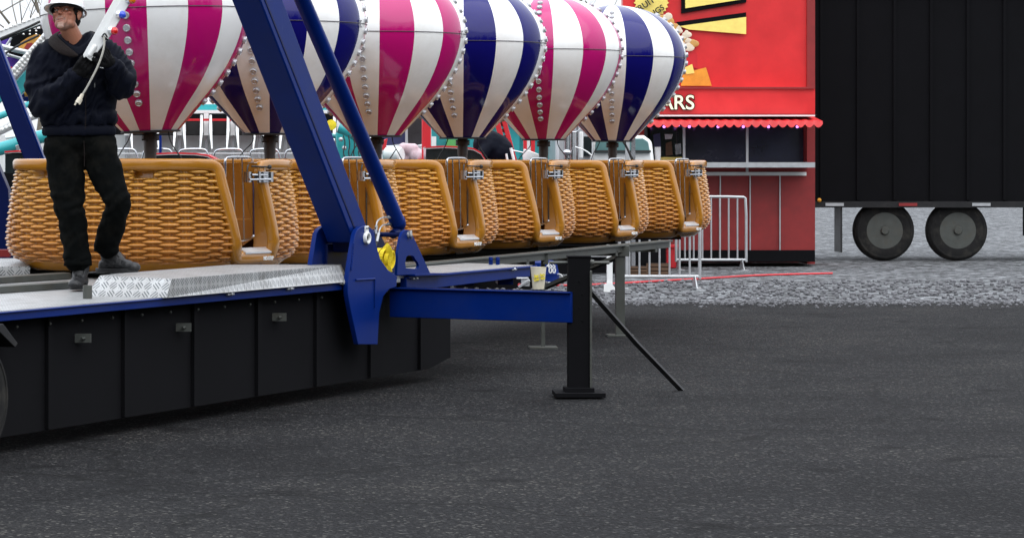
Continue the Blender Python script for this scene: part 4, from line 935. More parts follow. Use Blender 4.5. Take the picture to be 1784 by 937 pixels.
aw = MB(); X0, X1 = at(1085, 0, 44.4).x, at(1420, 0, 44.4).x; nsc = 22; y0, y1 = 44.6, 43.7
z0_, z1_ = at(0, 203, 44.6).z, at(0, 211, 43.7).z
vs = []; K = nsc*8
for i in range(K+1):
    x = X0+(X1-X0)*i/K; ph = (i % 8)/8; dz = .05*abs(math.sin(PI*i/8)); q = .02*math.sin(2*PI*i/8)
    vs += [(x, y0, z0_), (x, y1, z1_+q*.4), (x, y1-.02, z1_-.05-dz), (x, y1+.0, z1_-.05-dz)]
aw.add(vs, [(4*i+j, 4*i+4+j, 4*i+5+j, 4*i+1+j) for i in range(K) for j in range(3)]); aw.build('awning', M['signred'], fs_)
slab(rect(1085, 200.5, 1420, 203), 43.9, .6, M['wht'], 'awning_top_trim', fs_)
M['inside'] = mat('stand_inside', (.012, .016, .05), .25, coat=.4, var=.5, vs=2)
slab(rect(1128, 212, 1415, 300), 45.3, .05, M['inside'], 'back_wall', fs_); slab(rect(1128, 212, 1132, 300), 44.7, .5, M['chassis'], 'post', fs_); slab(rect(1190, 214, 1194, 300), 44.3, .06, M['galv'], 'post', fs_); slab(rect(1300, 214, 1304, 300), 44.3, .06, M['galv'], 'post', fs_)
wi = slab(rect(1133, 222, 1189, 290), 44.75, .02, M['glassdark'], 'window', fs_)
for a, mm in (([(1138, 235), (1150, 232), (1152, 262), (1140, 262)], 'navytarp'), ([(1158, 234), (1172, 234), (1170, 242), (1159, 243)], 'galv'), ([(1160, 250), (1170, 246), (1172, 270), (1160, 272)], 'brown'), ([(1176, 252), (1186, 250), (1187, 268), (1177, 270)], 'silver')):
    slab(a, 44.73, .015, M[mm], 'poster', wi)
slab(rect(1145, 274, 1188, 280), 44.72, .02, M['gold'], 'poster', wi)
slab(rect(1120, 283, 1420, 292), 43.9, .9, M['galv'], 'counter', fs_); lw = slab(rect(1085, 292, 1420, 452), 44.6, 1.5, M['darkred'], 'lower_wall', fs_)
for k in range(5): slab(rect(1150+52*k, 300, 1152+52*k, 446), 44.56, .03, M['galv'], 'panel_strip', lw)
slab(rect(1085, 300, 1405, 306), 44.55, .04, M['wht'], 'panel_strip', lw); slab(rect(1085, 436, 1420, 456), 44.5, .2, M['chassis'], 'kick_board', lw); slab(rect(1085, -78, 1420, 460), 46.4, .1, M['darkred'], 'rear_wall', fs_)
slab(rect(1406, -80, 1420, 460), 44.95, 1.4, M['darkred'], 'side_wall', fs_)
cs = MB(); q = at(1146, 283, 44.1)
for k in range(6): cs.lathe([(.036, .0), (.048, .12), (.05, .12), (.05, .125), (.001, .11)], c=q+Vector((0, 0, .022*k)), n=14)
tag(cs.build('cup_stack', M['wht'], None), 'stack of white paper cups on the food stand counter', 'cup stack')
M['purplelamp'] = mat('purple_lamp', (.4, .1, .6), .4, emis=(.7, .25, 1, 2.2))
for k in range(12):
    m = MB(); m.sph(at(1132+23*k+(k % 3)*2, 218+(k % 2)*3, 43.8), .022, 8); m.build('string_lamp', M['purplelamp'], fs_)
# ---- barricades
def barricade(x0, x1, ybase, h, sp, label, feet=True, xs=None):
    D = EYE*F/(ybase-CY); g = empty('barricade', (at((x0+x1)/2, 0, D).x, D, 0), label, 'barricade', 'metal crowd barricades behind the ride')
    X0, X1 = at(x0, 0, D).x, at(x1, 0, D).x
    m = MB(); m.tube(chaikin([(X0, D, .12), (X0, D, h-.03), (X0+.05, D, h), (X1-.05, D, h), (X1, D, h-.03), (X1, D, .12)], 1), .021, 10); m.tube([(X0, D, .15), (X1, D, .15)], .021, 10); m.build('frame', M['galv'], g)
    n = int(round((X1-X0)/sp))
    for k in range(1, n): m = MB(); x = X0+(X1-X0)*k/n; m.tube([(x, D, .15), (x, D, h)], .013, 8); m.build('bar', M['galv'], g)
    for x in (X0+.05, X1-.05):
        m = MB(); m.prism([(x-.02, D-.28, .0), (x-.02, D+.28, .0), (x-.02, D+.05, .16), (x-.02, D-.05, .16)], (.012, 0, 0)); m.box((x, D-.2, .006), (.10, .18, .012)); m.build('foot', M['galv'], g)
    return g
barricade(1079, 1219, 502, 1.1, .137, 'long grey barricade with many upright bars under the last baskets')
barricade(1178, 1300, 470, 1.1, .137, 'farther grey barricade beyond the red bin')
fp = empty('fence_post', onz(1062, 508, 0), 'pale metal post on a triangular foot standing on the gravel', 'post'); D = fp.location.y
m = MB(); m.box((at(1062, 0, D).x, D, .72), (.072, .05, 1.40)); m.build('shaft', M['wht'], fp, bevel=.004)
m = MB(); m.prism([at(1060, 492, D-.05), at(1064, 492, D-.05), at(1077, 507, D-.05), at(1077, 509, D-.05), at(1052, 509, D-.05), at(1052, 496, D-.05)], (0, .02, 0)); m.build('foot', M['wht'], fp)
# ---- small things on the gravel
b_ = empty('red_bin', onz(1171, 468, 0), 'bright red plastic bin right of the timber crates', 'bin'); D = b_.location.y
m = MB(); m.prism([at(1162, 432, D), at(1180, 430, D), at(1178, 467, D), at(1160, 467, D)], (0, .3, 0)); m.build('body', M['red'], b_, bevel=.012); m = MB(); m.prism([at(1160, 428, D-.03), at(1182, 426, D-.03), at(1182, 431, D-.03), at(1160, 433, D-.03)], (0, .36, 0)); m.build('lid', M['red'], b_, bevel=.006)
for k, (x0, x1, yb, yt, lb) in enumerate(((1098, 1128, 480, 463, 'low brown timber crate on the gravel under the track end'), (1126, 1166, 479, 458, 'wider brown timber crate beside the red bin'))):
    c = empty('timber_crate', onz((x0+x1)/2, yb, 0), lb, 'crate', 'timber crates behind the barricade'); D = c.location.y; hh = (yb-yt)*D/F
    X0, X1 = at(x0, 0, D).x, at(x1, 0, D).x
    for j in range(3): m = MB(); m.box(((X0+X1)/2, D, hh*(j+.5)/3), (X1-X0, .02, hh/3-.012)); m.build('slat', M['brown'], c)
    m = MB(); m.box(((X0+X1)/2, D+.14, hh/2), (X1-X0-.02, .24, hh-.01)); m.build('body', M['chassis'], c)
m = MB(); P = [onz(x, y, .02) for x, y in ((880, 499), (940, 497), (1000, 497), (1060, 494.5), (1120, 491), (1170, 488), (1230, 485), (1320, 479), (1450, 476))]
m.tube(chaikin(P, 3), .014, 14); tag(m.build('red_hose', M['red'], None), 'long red hose lying across the grey gravel', 'hose')
# blue drum with white figures
q = onz(941, 492, 0); bd = empty('blue_drum', q, 'blue plastic drum with white figures standing on gravel behind the paper cup', 'drum'); D = q.y
m = MB(); m.lathe([(.25, 0), (.265, .02), (.255, .10), (.262, .12), (.25, .14), (.225, .27), (.16, .30), (.05, .31)], c=q, n=36); m.build('body', M['blue'], bd)
for tx, px, py, h in (('45S', 960, 463, 8), ('1 00', 957, 471.5, 10)): text(tx, h*D/F*1.35, Matrix.Translation(at(px, py, D-.24)) @ Matrix.Rotation(R(14), 4, 'Z') @ FACE, 'figures', M['wht'], bd, .004, .003)
m = MB(); m.tube(chaikin([q+Vector((.17, -.1, .1)), q+Vector((.27, -.15, .13)), q+Vector((.31, -.15, .03)), q+Vector((.2, -.2, .01)), q+Vector((.02, -.3, .01))], 2), .008, 6); m.build('cord', M['wht'], bd)
q2 = onz(925, 488, 0); m = MB(); m.box(q2+Vector((0, 0, .14)), (.22, .2, .28)); o = m.build('blue_crate', M['blue'], None, bevel=.02); tag(o, 'dark blue plastic crate on the gravel left of the blue drum', 'crate')
# ---- trees
def tree(x, y, h, seed, label, name='bare_tree', leafy=1.0):
    r = random.Random(seed); t = empty(name, (x, y, 0), label, 'tree', 'bare spring trees beyond the fairground')
    tr_, cr, tips = MB(), MB(), []
    def grow(p, d, L, rad, lv):
        P = [p]; dd = d.copy(); n = 4
        for k in range(n):
            dd = (dd+Vector((r.uniform(-1, 1), r.uniform(-1, 1), r.uniform(-.6, .9)))*.17).normalized(); P.append(P[-1]+dd*L/n)
        (tr_ if lv < 2 else cr).tube(P, [rad*(1-.55*k/n) for k in range(n+1)], 7 if lv < 2 else 4, cap=False)
        if lv >= 5: tips.append(P[-1]); tips.append(P[2]); return
        nb = 3 if lv < 2 else 2
        for k in range(nb):
            i = r.choice((2, 3, 4)) if lv else r.choice((2, 3, 4)); a = r.uniform(0, 2*PI); sp = r.uniform(.45, .95)
            o = dd.orthogonal().normalized(); o = Matrix.Rotation(a, 3, dd) @ o; nd = (dd*(1-sp*.5)+o*sp*.8+Vector((0, 0, .12))).normalized()
            grow(P[i], nd, L*r.uniform(.58, .78), rad*.48, lv+1)
        grow(P[-1], dd, L*.72, rad*.5, lv+1)
    grow(Vector((x, y, -.1)), Vector((0, 0, 1)), h*.34, h*.009, 0)
    tr_.build('trunk', M['twig'], t, True)
    c = cr.build('crown', M['twig'], t, True); lf = MB()
    for p in tips:
        if r.random() < leafy:
            for _ in range(2):
                q = p+Vector((r.uniform(-.1, .1), r.uniform(-.1, .1), r.uniform(-.1, .1))); a, b = Vector((r.uniform(-1, 1), r.uniform(-1, 1), r.uniform(-1, 1))).normalized()*.05, Vector((r.uniform(-1, 1), r.uniform(-1, 1), r.uniform(-1, 1))).normalized()*.04
                lf.add([q-a, q+b, q+a, q-b], [(0, 1, 2, 3)])
    if lf.v: lf.build('bud', M['leafbud'], c, None)['kind'] = 'stuff'
tree(at(-15, 0, 58).x, 58, 10, 3, 'bare budding tree above the spinning ride at the far left', leafy=.12)
tree(at(70, 0, 66).x, 66, 11, 8, 'bare tree behind the nearest balloon, twigs over the left corner', leafy=.1)
tree(at(985, 0, 75).x, 75, 12, 5, 'bare tree rising above the pink and the last blue balloon', leafy=.2)
# ---- what the place holds right of the stand: a long dark trailer
dt = empty('box_trailer', (at(1650, 0, 47).x, 47, 0), 'long black box trailer parked right of the red food stand', 'trailer')
X0, X1 = at(1400, 0, 47).x, at(2300, 0, 47).x
m = MB(); m.box(((X0+X1)/2, 48.3, 2.75), (X1-X0, 2.5, 3.6))
for x in np.arange(X0+.3, X1, .6): m.box((x, 47.035, 2.75), (.05, .04, 3.5))
m.build('body', M['chassis'], dt); m = MB(); m.box(((X0+X1)/2, 47.0, .93), (X1-X0, .08, .10)); m.build('side_rail', M['black'], dt)
AXM = Matrix((Vector((1, 0, 0)), Vector((0, 0, 1)), Vector((0, -1, 0)))).transposed()
for x in (X0+1.35, X0+2.55): wheel(Vector((x, 47.25, .50)), AXM, .50, dt)
m = MB(); m.box((X0+.62, 47.3, .52), (.03, .6, .75)); m.build('mud_flap', M['rubber'], dt)
m = MB(); m.prism([(X0+3.6, 47.02, .42), (X1-3.5, 47.02, .42), (X1-3.5, 47.02, .88), (X0+3.6, 47.02, .88)], (0, .03, 0)); m.build('side_skirt', M['chassis'], dt)
m = MB(); m.box(((X0+X1)/2, 47.0, 4.5), (X1-X0, .08, .08)); m.build('top_rail', M['black'], dt)
for k, x in enumerate(np.arange(X0+.5, X1, 1.2)):
    m = MB(); m.box((x, 46.95, .93), (.30, .01, .05)); m.build('reflector', M['darkred'] if k % 2 else M['galv'], dt)
for x in (X0+.25, X0+4.5):
    m = MB(); m.sph((x, 46.95, 1.0), .035, 8); m.build('marker_lamp', M['orange'], dt)
for x in np.arange(X0+.3, X1, .6):
    for z in np.arange(1.15, 4.4, .22): pass

sh_ = empty('shade_sheets', (at(1020, 0, 41.5).x, 41.5, 0), 'black sheets standing in for shade behind the track rail and barricade', 'platform')  # added black sheets: painted shade in front of the lorry and van bottoms
slab(rect(868, 436, 1160, 476), 41.46, .07, M['chassis'], 'front_shade', sh_); slab(rect(868, 300, 1084, 436), 41.47, .05, M['chassis'], 'upper_shade', sh_)
slab(rect(985, 446, 1060, 447.5), 41.4, .04, M['galv'], 'edge_strip', sh_); slab(rect(1084, 400, 1160, 436), 41.47, .05, M['chassis'], 'upper_shade', sh_)

_b = MB(); _b.sph((0, 0, 0), 1, 3); BALL, BALLF = _b.v, _b.f
rg = random.Random(12); st = MB()
for k in range(5200):
    x = rg.uniform(1.5, 17); y = 33.3-abs(rg.gauss(0, .55)) if k < 2600 else rg.uniform(33.1, 39); r_ = rg.uniform(.012, .03) if k < 2600 else rg.uniform(.016, .042); Mz = Matrix.Rotation(rg.uniform(0, 6), 3, 'Z')
    vs = [Mz @ Vector((a*r_*rg.uniform(.75, 1.15), b*r_*rg.uniform(.75, 1.15), c*r_*.62*rg.uniform(.8, 1.1))) for a, b, c in BALL]
    st.add([v+Vector((x, y, r_*.35+.004)) for v in vs], BALLF)
M['stone'] = mat('stone', (.12, .12, .128), .85, var=.45, vs=12); tag(st.build('loose_stones', M['stone'], None, None), 'loose grey stones scattered where the tarmac meets the gravel', 'stones', kind='stuff')
# ------------------------------------------------------------ the man
MD = 18.1
def mp(px, py, dd=0): return at(px, py, MD+dd)
def rpx(n): return n*MD/F
def vnoise(me, amp, sc, seed=0, stretch=(1, 1, 1), fn=None):
    a = co(me); nn = nrm(me)
    for i in range(len(a)):
        p = Vector(a[i]); q = Vector((p.x*sc*stretch[0]+seed, p.y*sc*stretch[1], p.z*sc*stretch[2]))
        k = noise.noise(q)+.5*noise.noise(q*2.1)
        w_ = fn(p) if fn else 1
        a[i] += nn[i]*(k*amp*w_)
    setco(me, a)
M['cloth'] = mat('jacket_cloth', (.0024, .0034, .0085), .7, var=.2, vs=8, bump=.08, bs=120, spec=.09, rv=.08)
M['jean'] = mat('black_denim', (.0022, .0027, .0027), .9, var=.3, vs=9, bump=.12, bs=220, spec=.05, dirt=(.020,.018,.014), dirta=.35)
M['collar'] = mat('collar_cord', (.012, .0085, .008), .9, var=.25, vs=40, bump=.6, bs=200, spec=.15)
M['glove'] = mat('glove_black', (.003, .003, .0034), .85, var=.2, vs=20, bump=.5, bs=150, spec=.15)
M['boot'] = mat('scuffed_boot', (.004, .004, .005), .5, var=.4, vs=16, bump=.4, bs=90, dirt=(.045,.043,.04), dirta=.45)
M['hair'] = mat('dark_hair', (.012, .010, .009), .6, var=.3, vs=60, stretch=(1, 1, 5), bump=.8, bs=200)
M['helmet'] = mat('helmet_white', (.78, .79, .78), .3, coat=.3, var=.04, vs=6, dirt=(.4,.38,.33), dirta=.25)
M['liner'] = mat('helmet_liner', (.02, .02, .02), .8)
M['eyew'] = mat('eye', (.34, .31, .28), .2, coat=.5, var=.1, vs=40); M['iris'] = mat('iris', (.02, .014, .01), .2, coat=.5)
M['lid'] = mat('eyelid', (.36, .145, .09), .5)
# head frame
yaw, pit, rol = R(-19), R(-17), R(-5)
HM = Matrix.Rotation(yaw, 4, 'Z') @ Matrix.Rotation(pit, 4, 'X') @ Matrix.Rotation(rol, 4, 'Y')
HC = mp(115, 28, -.06); HS = 1.05
def hp(x, y, z): return HC+(HM @ Vector((x*HS, y*HS, z*HS)))
H3 = HM.to_3x3()
def hs(m, c, r): m.sph(hp(*c), tuple(x*HS for x in r), 12, H3)
mb = MB()
hs(mb, (0, .022, .045), (.074, .094, .080)); hs(mb, (0, -.012, -.012), (.064, .068, .078)); hs(mb, (0, -.026, -.052), (.048, .050, .046))
hs(mb, (0, -.069, -.093), (.023, .016, .016))
for s_ in (-1, 1):
    hs(mb, (s_*.041, -.008, -.056), (.021, .042, .026)); hs(mb, (s_*.042, -.053, -.006), (.020, .019, .013)); hs(mb, (s_*.026, -.072, .029), (.025, .013, .0075))
    hs(mb, (s_*.079, .010, -.002), (.008, .019, .032)); hs(mb, (s_*.086, .020, .008), (.007, .013, .022)); hs(mb, (s_*.0115, -.089, -.019), (.0075, .009, .0065)); hs(mb, (s_*.022, -.064, -.050), (.016, .014, .026))
mb.cone(hp(0, -.078, .024), .0065, hp(0, -.101, -.010), .0088, 14); hs(mb, (0, -.100, -.014), (.010, .010, .0085)); hs(mb, (0, -.070, -.038), (.027, .017, .018)); hs(mb, (0, -.079, -.0475), (.022, .009, .0045)); hs(mb, (0, -.079, -.0595), (.019, .010, .0052)); hs(mb, (0, -.069, -.075), (.024, .015, .014))
# neck, trunk and limbs under the clothes, one skin
mb.cone(hp(.0, .02, -.05), .056, mp(133, 80, .02), .062, 18); mb.cone(mp(133, 78, .035), .06, mp(137, 112, .06), .10, 16)
TB = dict(shL=mp(76, 99, .02), elL=mp(70, 176, -.06), wrL=mp(132, 128, -.28), shR=mp(190, 96, .02), elR=mp(220, 152, -.08), wrR=mp(192, 112, -.26),
          hipL=mp(112, 255, 0), knL=mp(122, 365, -.05), anL=mp(138, 466, -.02), hipR=mp(165, 255, 0), knR=mp(203, 348, -.10), anR=mp(190, 446, .18))
mb.cone(mp(137, 115, .06), .105, mp(140, 240, .05), .10, 18); mb.cone(TB['shL'], .055, mp(137, 98, .02), .09); mb.cone(TB['shR'], .055, mp(137, 98, .02), .09)
for s_ in 'LR':
    mb.cone(TB['sh'+s_], .058, TB['el'+s_], .045); mb.cone(TB['el'+s_], .045, TB['wr'+s_], .03)
    mb.cone(TB['hip'+s_], .088, TB['kn'+s_], .045); mb.cone(TB['kn'+s_], .044, TB['an'+s_], .042)
me = blob(mb, .0046, 2, .5)
# face surface: sockets, creases, stubble
a = co(me); nn = nrm(me); HI = HM.inverted(); col = np.zeros((len(a), 4)); col[:, 3] = 1
skin = np.array((.42, .175, .105)); 
loc = (np.array(HI.to_3x3()) @ (a-np.array(HC)).T).T/HS
def g(c, r): return np.exp(-(((loc-np.array(c))/np.array(r))**2).sum(1))
dsp = np.zeros(len(a))
for s_ in (-1, 1):
    dsp -= .007*g((s_*.031, -.083, .010), (.015, .03, .0085)); dsp -= .0045*g((s_*.046, -.06, -.040), (.012, .03, .024)); dsp -= .003*g((s_*.024, -.082, -.034), (.004, .03, .014)); dsp += .003*g((s_*.045, -.07, -.014), (.014, .02, .010))
    dsp -= .003*g((s_*.024, -.085, -.030), (.005, .03, .014))
dsp -= .005*g((0, -.09, -.0535), (.026, .02, .0030)); dsp -= .003*g((0, -.1, -.067), (.02, .02, .004)); dsp -= .003*g((0, -.1, .020), (.010, .03, .006))
for z_ in (.036, .043, .050): dsp -= .0014*g((0, -.09, z_), (.04, .04, .0018))
a += nn*dsp[:, None]*HS; setco(me, a)
col[:, :3] = skin
def mixc(w_, c): 
    w_ = np.clip(w_, 0, 1)[:, None]; col[:, :3] = col[:, :3]*(1-w_)+np.array(c)*w_
front = (loc[:, 1] < -.01).astype(float)
red_ = g((0, -.10, -.012), (.022, .03, .02))+g((.045, -.07, -.012), (.02, .03, .018))+g((-.045, -.07, -.012), (.02, .03, .018)); mixc(red_*.55, (.44, .13, .08))
rs = np.random.RandomState(1); nz_ = np.array([noise.noise(Vector(p)*420) for p in loc*1.0]) ; nz2 = np.array([noise.noise(Vector(p)*60) for p in loc])
beard = g((0, -.075, -.088), (.034, .05, .020))*1.5+g((0, -.095, -.036), (.022, .03, .006))*.5+g((.042, -.04, -.082), (.020, .05, .020))*.55+g((-.042, -.04, -.082), (.020, .05, .020))*.55
mixc(np.clip(beard, 0, 1)*(.55+.45*nz_)*front, (.30, .255, .225))
mixc((g((0, -.098, -.037), (.024, .03, .006))+g((.026, -.08, -.047), (.008, .03, .010))+g((-.026, -.08, -.047), (.008, .03, .010)))*.75, (.085, .065, .055))
mixc(g((0, -.09, -.0475), (.021, .02, .0036))*.7, (.34, .12, .10)); mixc(g((0, -.09, -.0600), (.019, .02, .0050))*.95, (.48, .22, .19)); mixc(g((0, -.09, -.0535), (.026, .03, .0022))*1.0, (.05, .018, .015))
for s_ in (-1, 1):
    mixc(g((s_*.031, -.08, .034), (.022, .04, .0062))*1.2, (.035, .022, .016)); mixc(g((s_*.031, -.08, .010), (.019, .04, .012))*.15, (.22, .085, .055)); mixc(g((s_*.0105, -.102, -.030), (.005, .012, .0035))*1.2, (.05, .018, .014))
mixc(np.clip(nz2, 0, 1)*.25*front, (.27, .10, .06))
low = (a[:, 2] < HC.z-.20)
at_ = me.color_attributes.new('skin', 'FLOAT_COLOR', 'POINT'); at_.data.foreach_set('color', col.ravel())
ms = mat('skin', (.3, .12, .08), .5, var=.1, vs=50, bump=.2, bs=260); nd = ms.node_tree.nodes; L_ = ms.node_tree.links; vc = nd.new('ShaderNodeVertexColor'); vc.layer_name = 'skin'
L_.new(vc.outputs[0], nd['Principled BSDF'].inputs['Base Color']); nd['Principled BSDF'].inputs['Subsurface Weight'].default_value = .08; nd['Principled BSDF'].inputs['Subsurface Radius'].default_value = (.01, .004, .002)
man = link('person', me, ms, None, True); tag(man, 'person in white hard hat, black jacket and gloves, holding a white light bar', 'person')
base = mp(150, 500, 0); base.z = .817; me.transform(Matrix.Translation(-base)); man.location = base
for s_ in (-1, 1):
    m = MB(); m.sph(hp(s_*.0305, -.0735, .0095), .0115*HS, 12, H3); e = m.build('eye', M['eyew'], man); c = hp(s_*.0305, -.0735, .0095); d = (H3 @ Vector((-.26, -.95, .02))).normalized()
    m = MB(); m.sph(c+d*.0068, .0066, 10); m.build('iris', M['iris'], e)
    for ax_, pm in (((s_*.05, -.50, .86), 57), ((s_*.05, -.36, -.93), 52)):      # lids: caps over the eyeball
        z_ = (H3 @ Vector(ax_)).normalized(); Q = z_.to_track_quat('Z', 'Y').to_matrix(); m = MB()
        m.lathe([(max(.0001, .0128*math.sin(R(pm*k/8))), .0128*math.cos(R(pm*k/8))) for k in range(9)][::-1], c=c, n=20, M=Q); m.build('eyelid', M['lid'], man, True)
# hair
m = MB(); m.sph(hp(0, .034, .040), (.079*HS, .092*HS, .078*HS), 16, H3)
for s_ in (-1, 1): m.sph(hp(s_*.0685, -.010, .026), (.008, .022, .022), 10, H3); m.sph(hp(s_*.0675, -.016, .004), (.0055, .007, .020), 8, H3)
m.sph(hp(0, .085, -.005), (.060, .035, .050), 12, H3)
me = blob(m, .006, 2); vnoise(me, .004, 90, 3, (1, 1, .3)); a = co(me); link('hair', me, M['hair'], man, True)
# hard hat
ht = MB(); n = 48; prf = [(.0, .150), (.03, .149), (.06, .142), (.085, .124), (.100, .095), (.108, .060), (.110, .040)]
vs = []
for r, z in prf[1:]:
    for j in range(n): t = 2*PI*j/n; vs.append(hp(r*math.cos(t)*.93, r*math.sin(t)*1.14+.012, z+.004))
k = len(prf)-1; fs = [(i*n+j, (i+1)*n+j, (i+1)*n+(j+1) % n, i*n+(j+1) % n) for i in range(k-1) for j in range(n)]; fs.append(tuple(range(n)))
ht.add(vs, fs)
rows = []; 
def brim(j, q):
    t = 2*PI*j/n; fr = max(0, -math.sin(t)); ext = .014+.040*fr**1.3; r = .110+ext*q
    return hp(r*math.cos(t)*.93, (.110*1.14+ext*q*1.1)*math.sin(t)+.012, .044-.010*q-.012*q*fr**2)
vs = []
for q, dz in ((0, .0), (.5, 0), (1, 0), (1, -.005), (.5, -.005), (0, -.005)):
    for j in range(n): vs.append(brim(j, q)+H3 @ Vector((0, 0, dz)))
ht.add(vs, [(i*n+j, (i+1)*n+j, (i+1)*n+(j+1) % n, i*n+(j+1) % n) for i in range(5) for j in range(n)])
for dx in (-.02, 0, .02): ht.tube(chaikin([hp(dx, -.09, .115), hp(dx, -.04, .148), hp(dx, .03, .155), hp(dx, .10, .125)], 2), .005, 6)
hat = ht.build('hard_hat', M['helmet'], man, True)
m = MB(); vs = []
for r, z in ((.04, .138), (.08, .118), (.10, .075), (.104, .038)):
    for j in range(n): t = 2*PI*j/n; vs.append(hp(r*math.cos(t)*.92, r*math.sin(t)*1.12+.012, z))
m.add(vs, [(i*n+j, i*n+(j+1) % n, (i+1)*n+(j+1) % n, (i+1)*n+j) for i in range(3) for j in range(n)]+[tuple(range(n))]); m.build('liner', M['liner'], hat, True)
m = MB(); m.tube([hp(.104*math.cos(t)*.90, .104*1.08*math.sin(t)+.012, .034) for t in np.linspace(0, 2*PI, 40, endpoint=False)], .008, 6, close=True); m.build('headband', M['liner'], hat, True)
m = MB(); m.bar(hp(.099, .030, .055), hp(.100, .030, -.008), .020, .008, H3 @ Vector((0, 1, 0))); m.sph(hp(.105, .030, .002), .007, 8); m.build('ratchet_tab', M['silver'], hat, bevel=.002)
# jacket
j = MB()
J = lambda p0, r0, p1, r1: j.cone(p0, r0, p1, r1, 20)
def ell(mbx, c, r): mbx.sph(c, r, 16)
ell(j, mp(134, 122, .02), (.215, .15, .19)); ell(j, mp(138, 170, .02), (.235, .165, .20)); ell(j, mp(138, 205, .02), (.243, .17, .10)); 
J(mp(86, 92, .03), .078, mp(182, 88, .03), .078); J(mp(112, 82, .03), .085, mp(158, 80, .03), .085)
J(mp(76, 100, .02), .088, mp(72, 140, -.01), .096); J(mp(72, 140, -.01), .098, mp(76, 182, -.06), .094); J(mp(78, 184, -.07), .092, mp(106, 158, -.19), .072); J(mp(106, 158, -.19), .074, mp(129, 133, -.27), .050)
J(mp(188, 94, .02), .084, mp(208, 122, -.02), .088); J(mp(208, 122, -.02), .088, mp(213, 148, -.08), .090); J(mp(213, 148, -.08), .088, mp(197, 118, -.24), .055)
me = blob(j, .009, 4)
a = co(me); nn = nrm(me); d = np.zeros(len(a))
px = a[:, 0]*F/a[:, 1]+CX; py = CY-(a[:, 2]-EYE)*F/a[:, 1]
for i in range(len(a)):
    x, y = px[i], py[i]; p = Vector(a[i])
    n1 = noise.noise(Vector((x*.035, y*.035, 2.0))); n2 = noise.noise(Vector((x*.09+y*.05, y*.03-x*.03, 7)))
    f_ = .011*n1+.009*(1-abs(n2)*2.4)
    if x < 112: f_ += .0075*math.sin((y-150)*.21+x*.14+4*n1)*math.exp(-((y-165)/48)**2)
    if x > 180: f_ += .0055*math.sin((y*.13+x*.20)+4*n1)*math.exp(-((y-135)/38)**2)
    if y > 190: f_ += .010*math.sin(x*.26+2.5*n1)*min(1, (y-190)/20)
    if 120 < x < 160 and y < 200: f_ += .007*math.sin(y*.13+x*.2+3*n1)
    if abs(x-(150+(y-150)*-.02)) < 1.6 and y > 60: f_ -= .006
    d[i] = f_
a += nn*d[:, None]; setco(me, a)
jk = link('jacket', me, M['cloth'], man, True)
m = MB(); mm_ = [(r_*math.cos(t), .70*r_*math.sin(t), z_) for z_, r_ in ((.045, .19), (.032, .222), (.012, .232), (-.012, .232), (-.026, .226), (-.03, .21)) for t in np.linspace(0, 2*PI, 90, endpoint=False)]; c_ = mp(138, 228.5, .02); m.add([c_+Vector(v) for v in mm_], [(i*90+j, i*90+(j+1) % 90, (i+1)*90+(j+1) % 90, (i+1)*90+j) for i in range(5) for j in range(90)][::1]); me = m.mesh(); a = co(me); nn = nrm(me); t = np.arctan2(a[:, 1]-MD, a[:, 0]-mp(138, 0).x); a += nn*(.0035*np.sin(t*44))[:, None]; setco(me, a); link('hem_band', me, M['cloth'], jk, True)
def cuff(c, d, r): 
    m = MB(); m.tube([c-d*.022, c-d*.015, c+d*.015, c+d*.02], [r*.9, r, r, r*.86], 20); return m.build('cuff', M['cloth'], jk)
cuff(mp(131, 131, -.28), (mp(140, 121, -.31)-mp(125, 137, -.25)).normalized(), .050); cuff(mp(194, 113, -.26), (mp(188, 104, -.30)-mp(199, 122, -.22)).normalized(), .052)
# turned-down collar
def sheet(rows, th, name, mt, par, sub=2):
    nr, nc = len(rows), len(rows[0]); m = MB(); m.add([p for r_ in rows for p in r_], [(i*nc+k, i*nc+k+1, (i+1)*nc+k+1, (i+1)*nc+k) for i in range(nr-1) for k in range(nc-1)])
    o = m.build(name, mt, par, True); s_ = o.modifiers.new('t', 'SOLIDIFY'); s_.thickness = th; s_.offset = 0; q = o.modifiers.new('s', 'SUBSURF'); q.levels = q.render_levels = sub; return o
sheet([[mp(140, 98, -.235), mp(122, 84, -.20), mp(104, 68, -.12), mp(97, 60, .0), mp(112, 52, .13)],
       [mp(136, 99, -.245), mp(113, 88, -.215), mp(97, 75, -.14), mp(84, 66, .0), mp(102, 56, .16)],
       [mp(131, 103, -.225), mp(104, 96, -.205), mp(89, 83, -.14), mp(80, 72, .0), mp(96, 62, .18)]], .014, 'collar', M['collar'], jk)
sheet([[mp(141, 98, -.235), mp(152, 86, -.21), mp(160, 70, -.13), mp(166, 61, .0), mp(150, 52, .13)],
       [mp(148, 100, -.245), mp(164, 90, -.215), mp(174, 76, -.14), mp(178, 66, .0), mp(164, 56, .16)],
       [mp(156, 103, -.235), mp(174, 97, -.20), mp(184, 86, -.13), mp(186, 76, .0), mp(176, 62, .18)]], .014, 'collar', M['collar'], jk)
sheet([[mp(100, 58, .02), mp(106, 66, -.10), mp(120, 77, -.16), mp(136, 84, -.19), mp(150, 74, -.16), mp(160, 62, -.06), mp(158, 56, .05)],
       [mp(98, 66, .02), mp(108, 80, -.12), mp(122, 92, -.18), mp(138, 100, -.215), mp(154, 86, -.17), mp(164, 70, -.06), mp(162, 62, .05)]], .008, 'undershirt_collar', M['cloth'], man)
m = MB(); m.tube([mp(150-(y-150)*.02+.5*math.sin(y*.1), y, -.20-.06*math.sin(max(0, min(1, (y-90)/110))*PI)-.012) for y in range(140, 226, 5)], .0025, 6)
m.build('zip', M['silver'] if False else M['collar'], jk)
m = MB(); m.box(mp(165, 149, -.21), (.006, .004, .03)); m.build('zip_pull', M['chrome'], jk)
